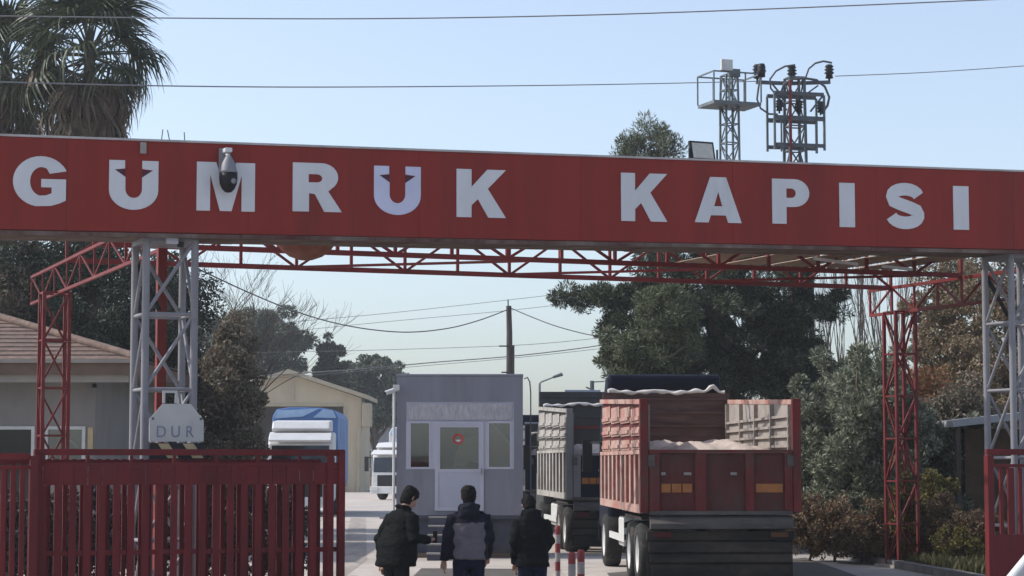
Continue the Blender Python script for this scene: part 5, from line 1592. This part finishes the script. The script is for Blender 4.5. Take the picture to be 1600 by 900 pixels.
# left man: turned right, head bowed over something in his right hand
def phone(t, LN, hp):
    box('phone', .20, .27, .40, .415, 1.10, 1.24, M['black'], t, .004).rotation_euler = (0, 0, 0)
    box('shoulder_patch', -.16, -.07, -.125, -.12, 1.385, 1.415, M['vest_grey'], t)
person('man in long black coat bowing his head over his hand, left of three', floor_at(620, PD), R(-48),
       ((-.27, -.03, 1.14), (-.30, .03, .86), (0, .1, -1), (1, .1, 0)), ((.28, .04, 1.17), (.22, .32, 1.13), (-.2, 1, .12), (-.6, -.3, .6)), 32, M['coat_black'], M['trouser_black'], .83, .295, phone, lean=.18, H=1.74)
# middle man: from behind, grey back panel
def vest(t, LN, hp):
    jk = [c for c in t.children if c.name.startswith('jacket')][0]
    jk.data.materials.append(M['vest_grey'])
    for p in jk.data.polygons:
        c = p.center
        w = .012 * math.sin(c.z * 40) + .008 * math.sin(c.x * 60)
        if abs(c.x + w) < .178 and .86 < c.z < 1.345 + .5 * w + .05 * c.x:
            p.material_index = 1
person('man with grey backed dark jacket and black cap seen from behind, middle of three', floor_at(733, PD + .2), R(6),
       ((-.262, -.03, 1.16), (-.30, .0, .89), (-.05, .1, -1), (1, .1, 0)), ((.25, .02, 1.16), (.235, .14, .93), (-.1, .5, -1), (-1, .1, 0)), 4, M['coat_navy'], M['jeans'], .91, .235, vest, lean=.03, hood=True, H=1.73)
# right man: black hooded jacket
person('man in black hooded jacket with head lowered, right of three', floor_at(832, PD + .7), R(12),
       ((-.235, 0, 1.15), (-.215, .08, .88), (0, .1, -1), (1, .1, 0)), ((.24, .05, 1.16), (.18, .2, 1.0), (-.3, .7, -.4), (-1, .1, 0)), 42, M['coat_black'], M['jeans'], .84, .222, None, lean=.2, hood=True, shoulders=.185, H=1.64)

# ================================================================== ROAD FURNITURE
M['post_pale'] = mat('post_pale', (0.30, 0.26, 0.24), 0.7, 0.2, 6)
M['cone_red'] = mat('cone_red', (0.22, 0.03, 0.028), 0.55, 0.15, 5)
def bollard(label, loc, h, r, bands):
    t = thing('traffic_post', label, 'traffic post', loc, 0, 'red and white traffic posts')
    MB().lathe([(0, 0), (r * 2.6, 0), (r * 2.6, .05), (r * 1.2, .07), (0, .07)], 16).build('base', M['rubber'], t)
    for k_ in range(bands):
        z0_, z1_ = .07 + (h - .07) * k_ / bands, .07 + (h - .07) * (k_ + 1) / bands
        MB().lathe([(r, z0_), (r, z1_)] if k_ < bands - 1 else [(r, z0_), (r, z1_ - .03), (r * .7, z1_), (0, z1_)], 16).build('band', M['cone_red'] if k_ % 2 == 0 else M['post_pale'], t)
    return t
bollard('tall red and white striped post right of the third man', (X(871, 30), 30, .004), 1.18, .036, 9)
bollard('red traffic post in front of the grey truck, left of two', (X(893, 29), 29, .004), .86, .05, 5)
bollard('red traffic post in front of the grey truck, right of two', (X(907, 29.3), 29.3, .004), .88, .05, 5)

# white barrier arm, raised, at the bottom right corner
ba = thing('barrier_arm', 'white raised barrier arm cutting the bottom right corner', 'barrier', (X(1545, 20), 20, 0))
zb = Z(920, 20)
box('cabinet', -.18, .18, -.16, .16, 0, zb - .12, M['offwhite'], ba, .02)
MB().lathe([(0, -.10), (.09, -.10), (.09, .04), (0, .04)], 16, (0, -.17, zb - .10), 'y').build('pivot', M['dark_steel'], ba)
v_ = Vector((.64, 0, .77)).normalized()
MB().tube([Vector((-.1, -.22, zb - .18)), Vector((0, -.22, zb - .10)) + v_ * 2.6], .062, 12).build('arm', M['white'], ba)

def finish():
    for o in scene.objects:
        if o.type == 'MESH' and o.parent is None and 'kind' not in o and 'label' not in o:
            print('UNLABELLED', o.name)
finish()

# ================================================================== HAZE (thin spring air)
hz = MB().box(-120, 120, -20, 230, -1.0, 22).build('haze', None)
tag(hz, 'thin pale haze in the air over the whole yard', 'haze', kind='stuff')
hm = bpy.data.materials.new('haze'); hm.use_nodes = True
nt = hm.node_tree
nt.nodes.remove(nt.nodes['Principled BSDF'])
pv = nt.nodes.new('ShaderNodeVolumePrincipled')
pv.inputs['Color'].default_value = (0.93, 0.95, 1.0, 1)
pv.inputs['Density'].default_value = 0.0005
pv.inputs['Anisotropy'].default_value = 0.3
nt.links.new(pv.outputs[0], nt.nodes['Material Output'].inputs['Volume'])
hz.data.materials.append(hm)
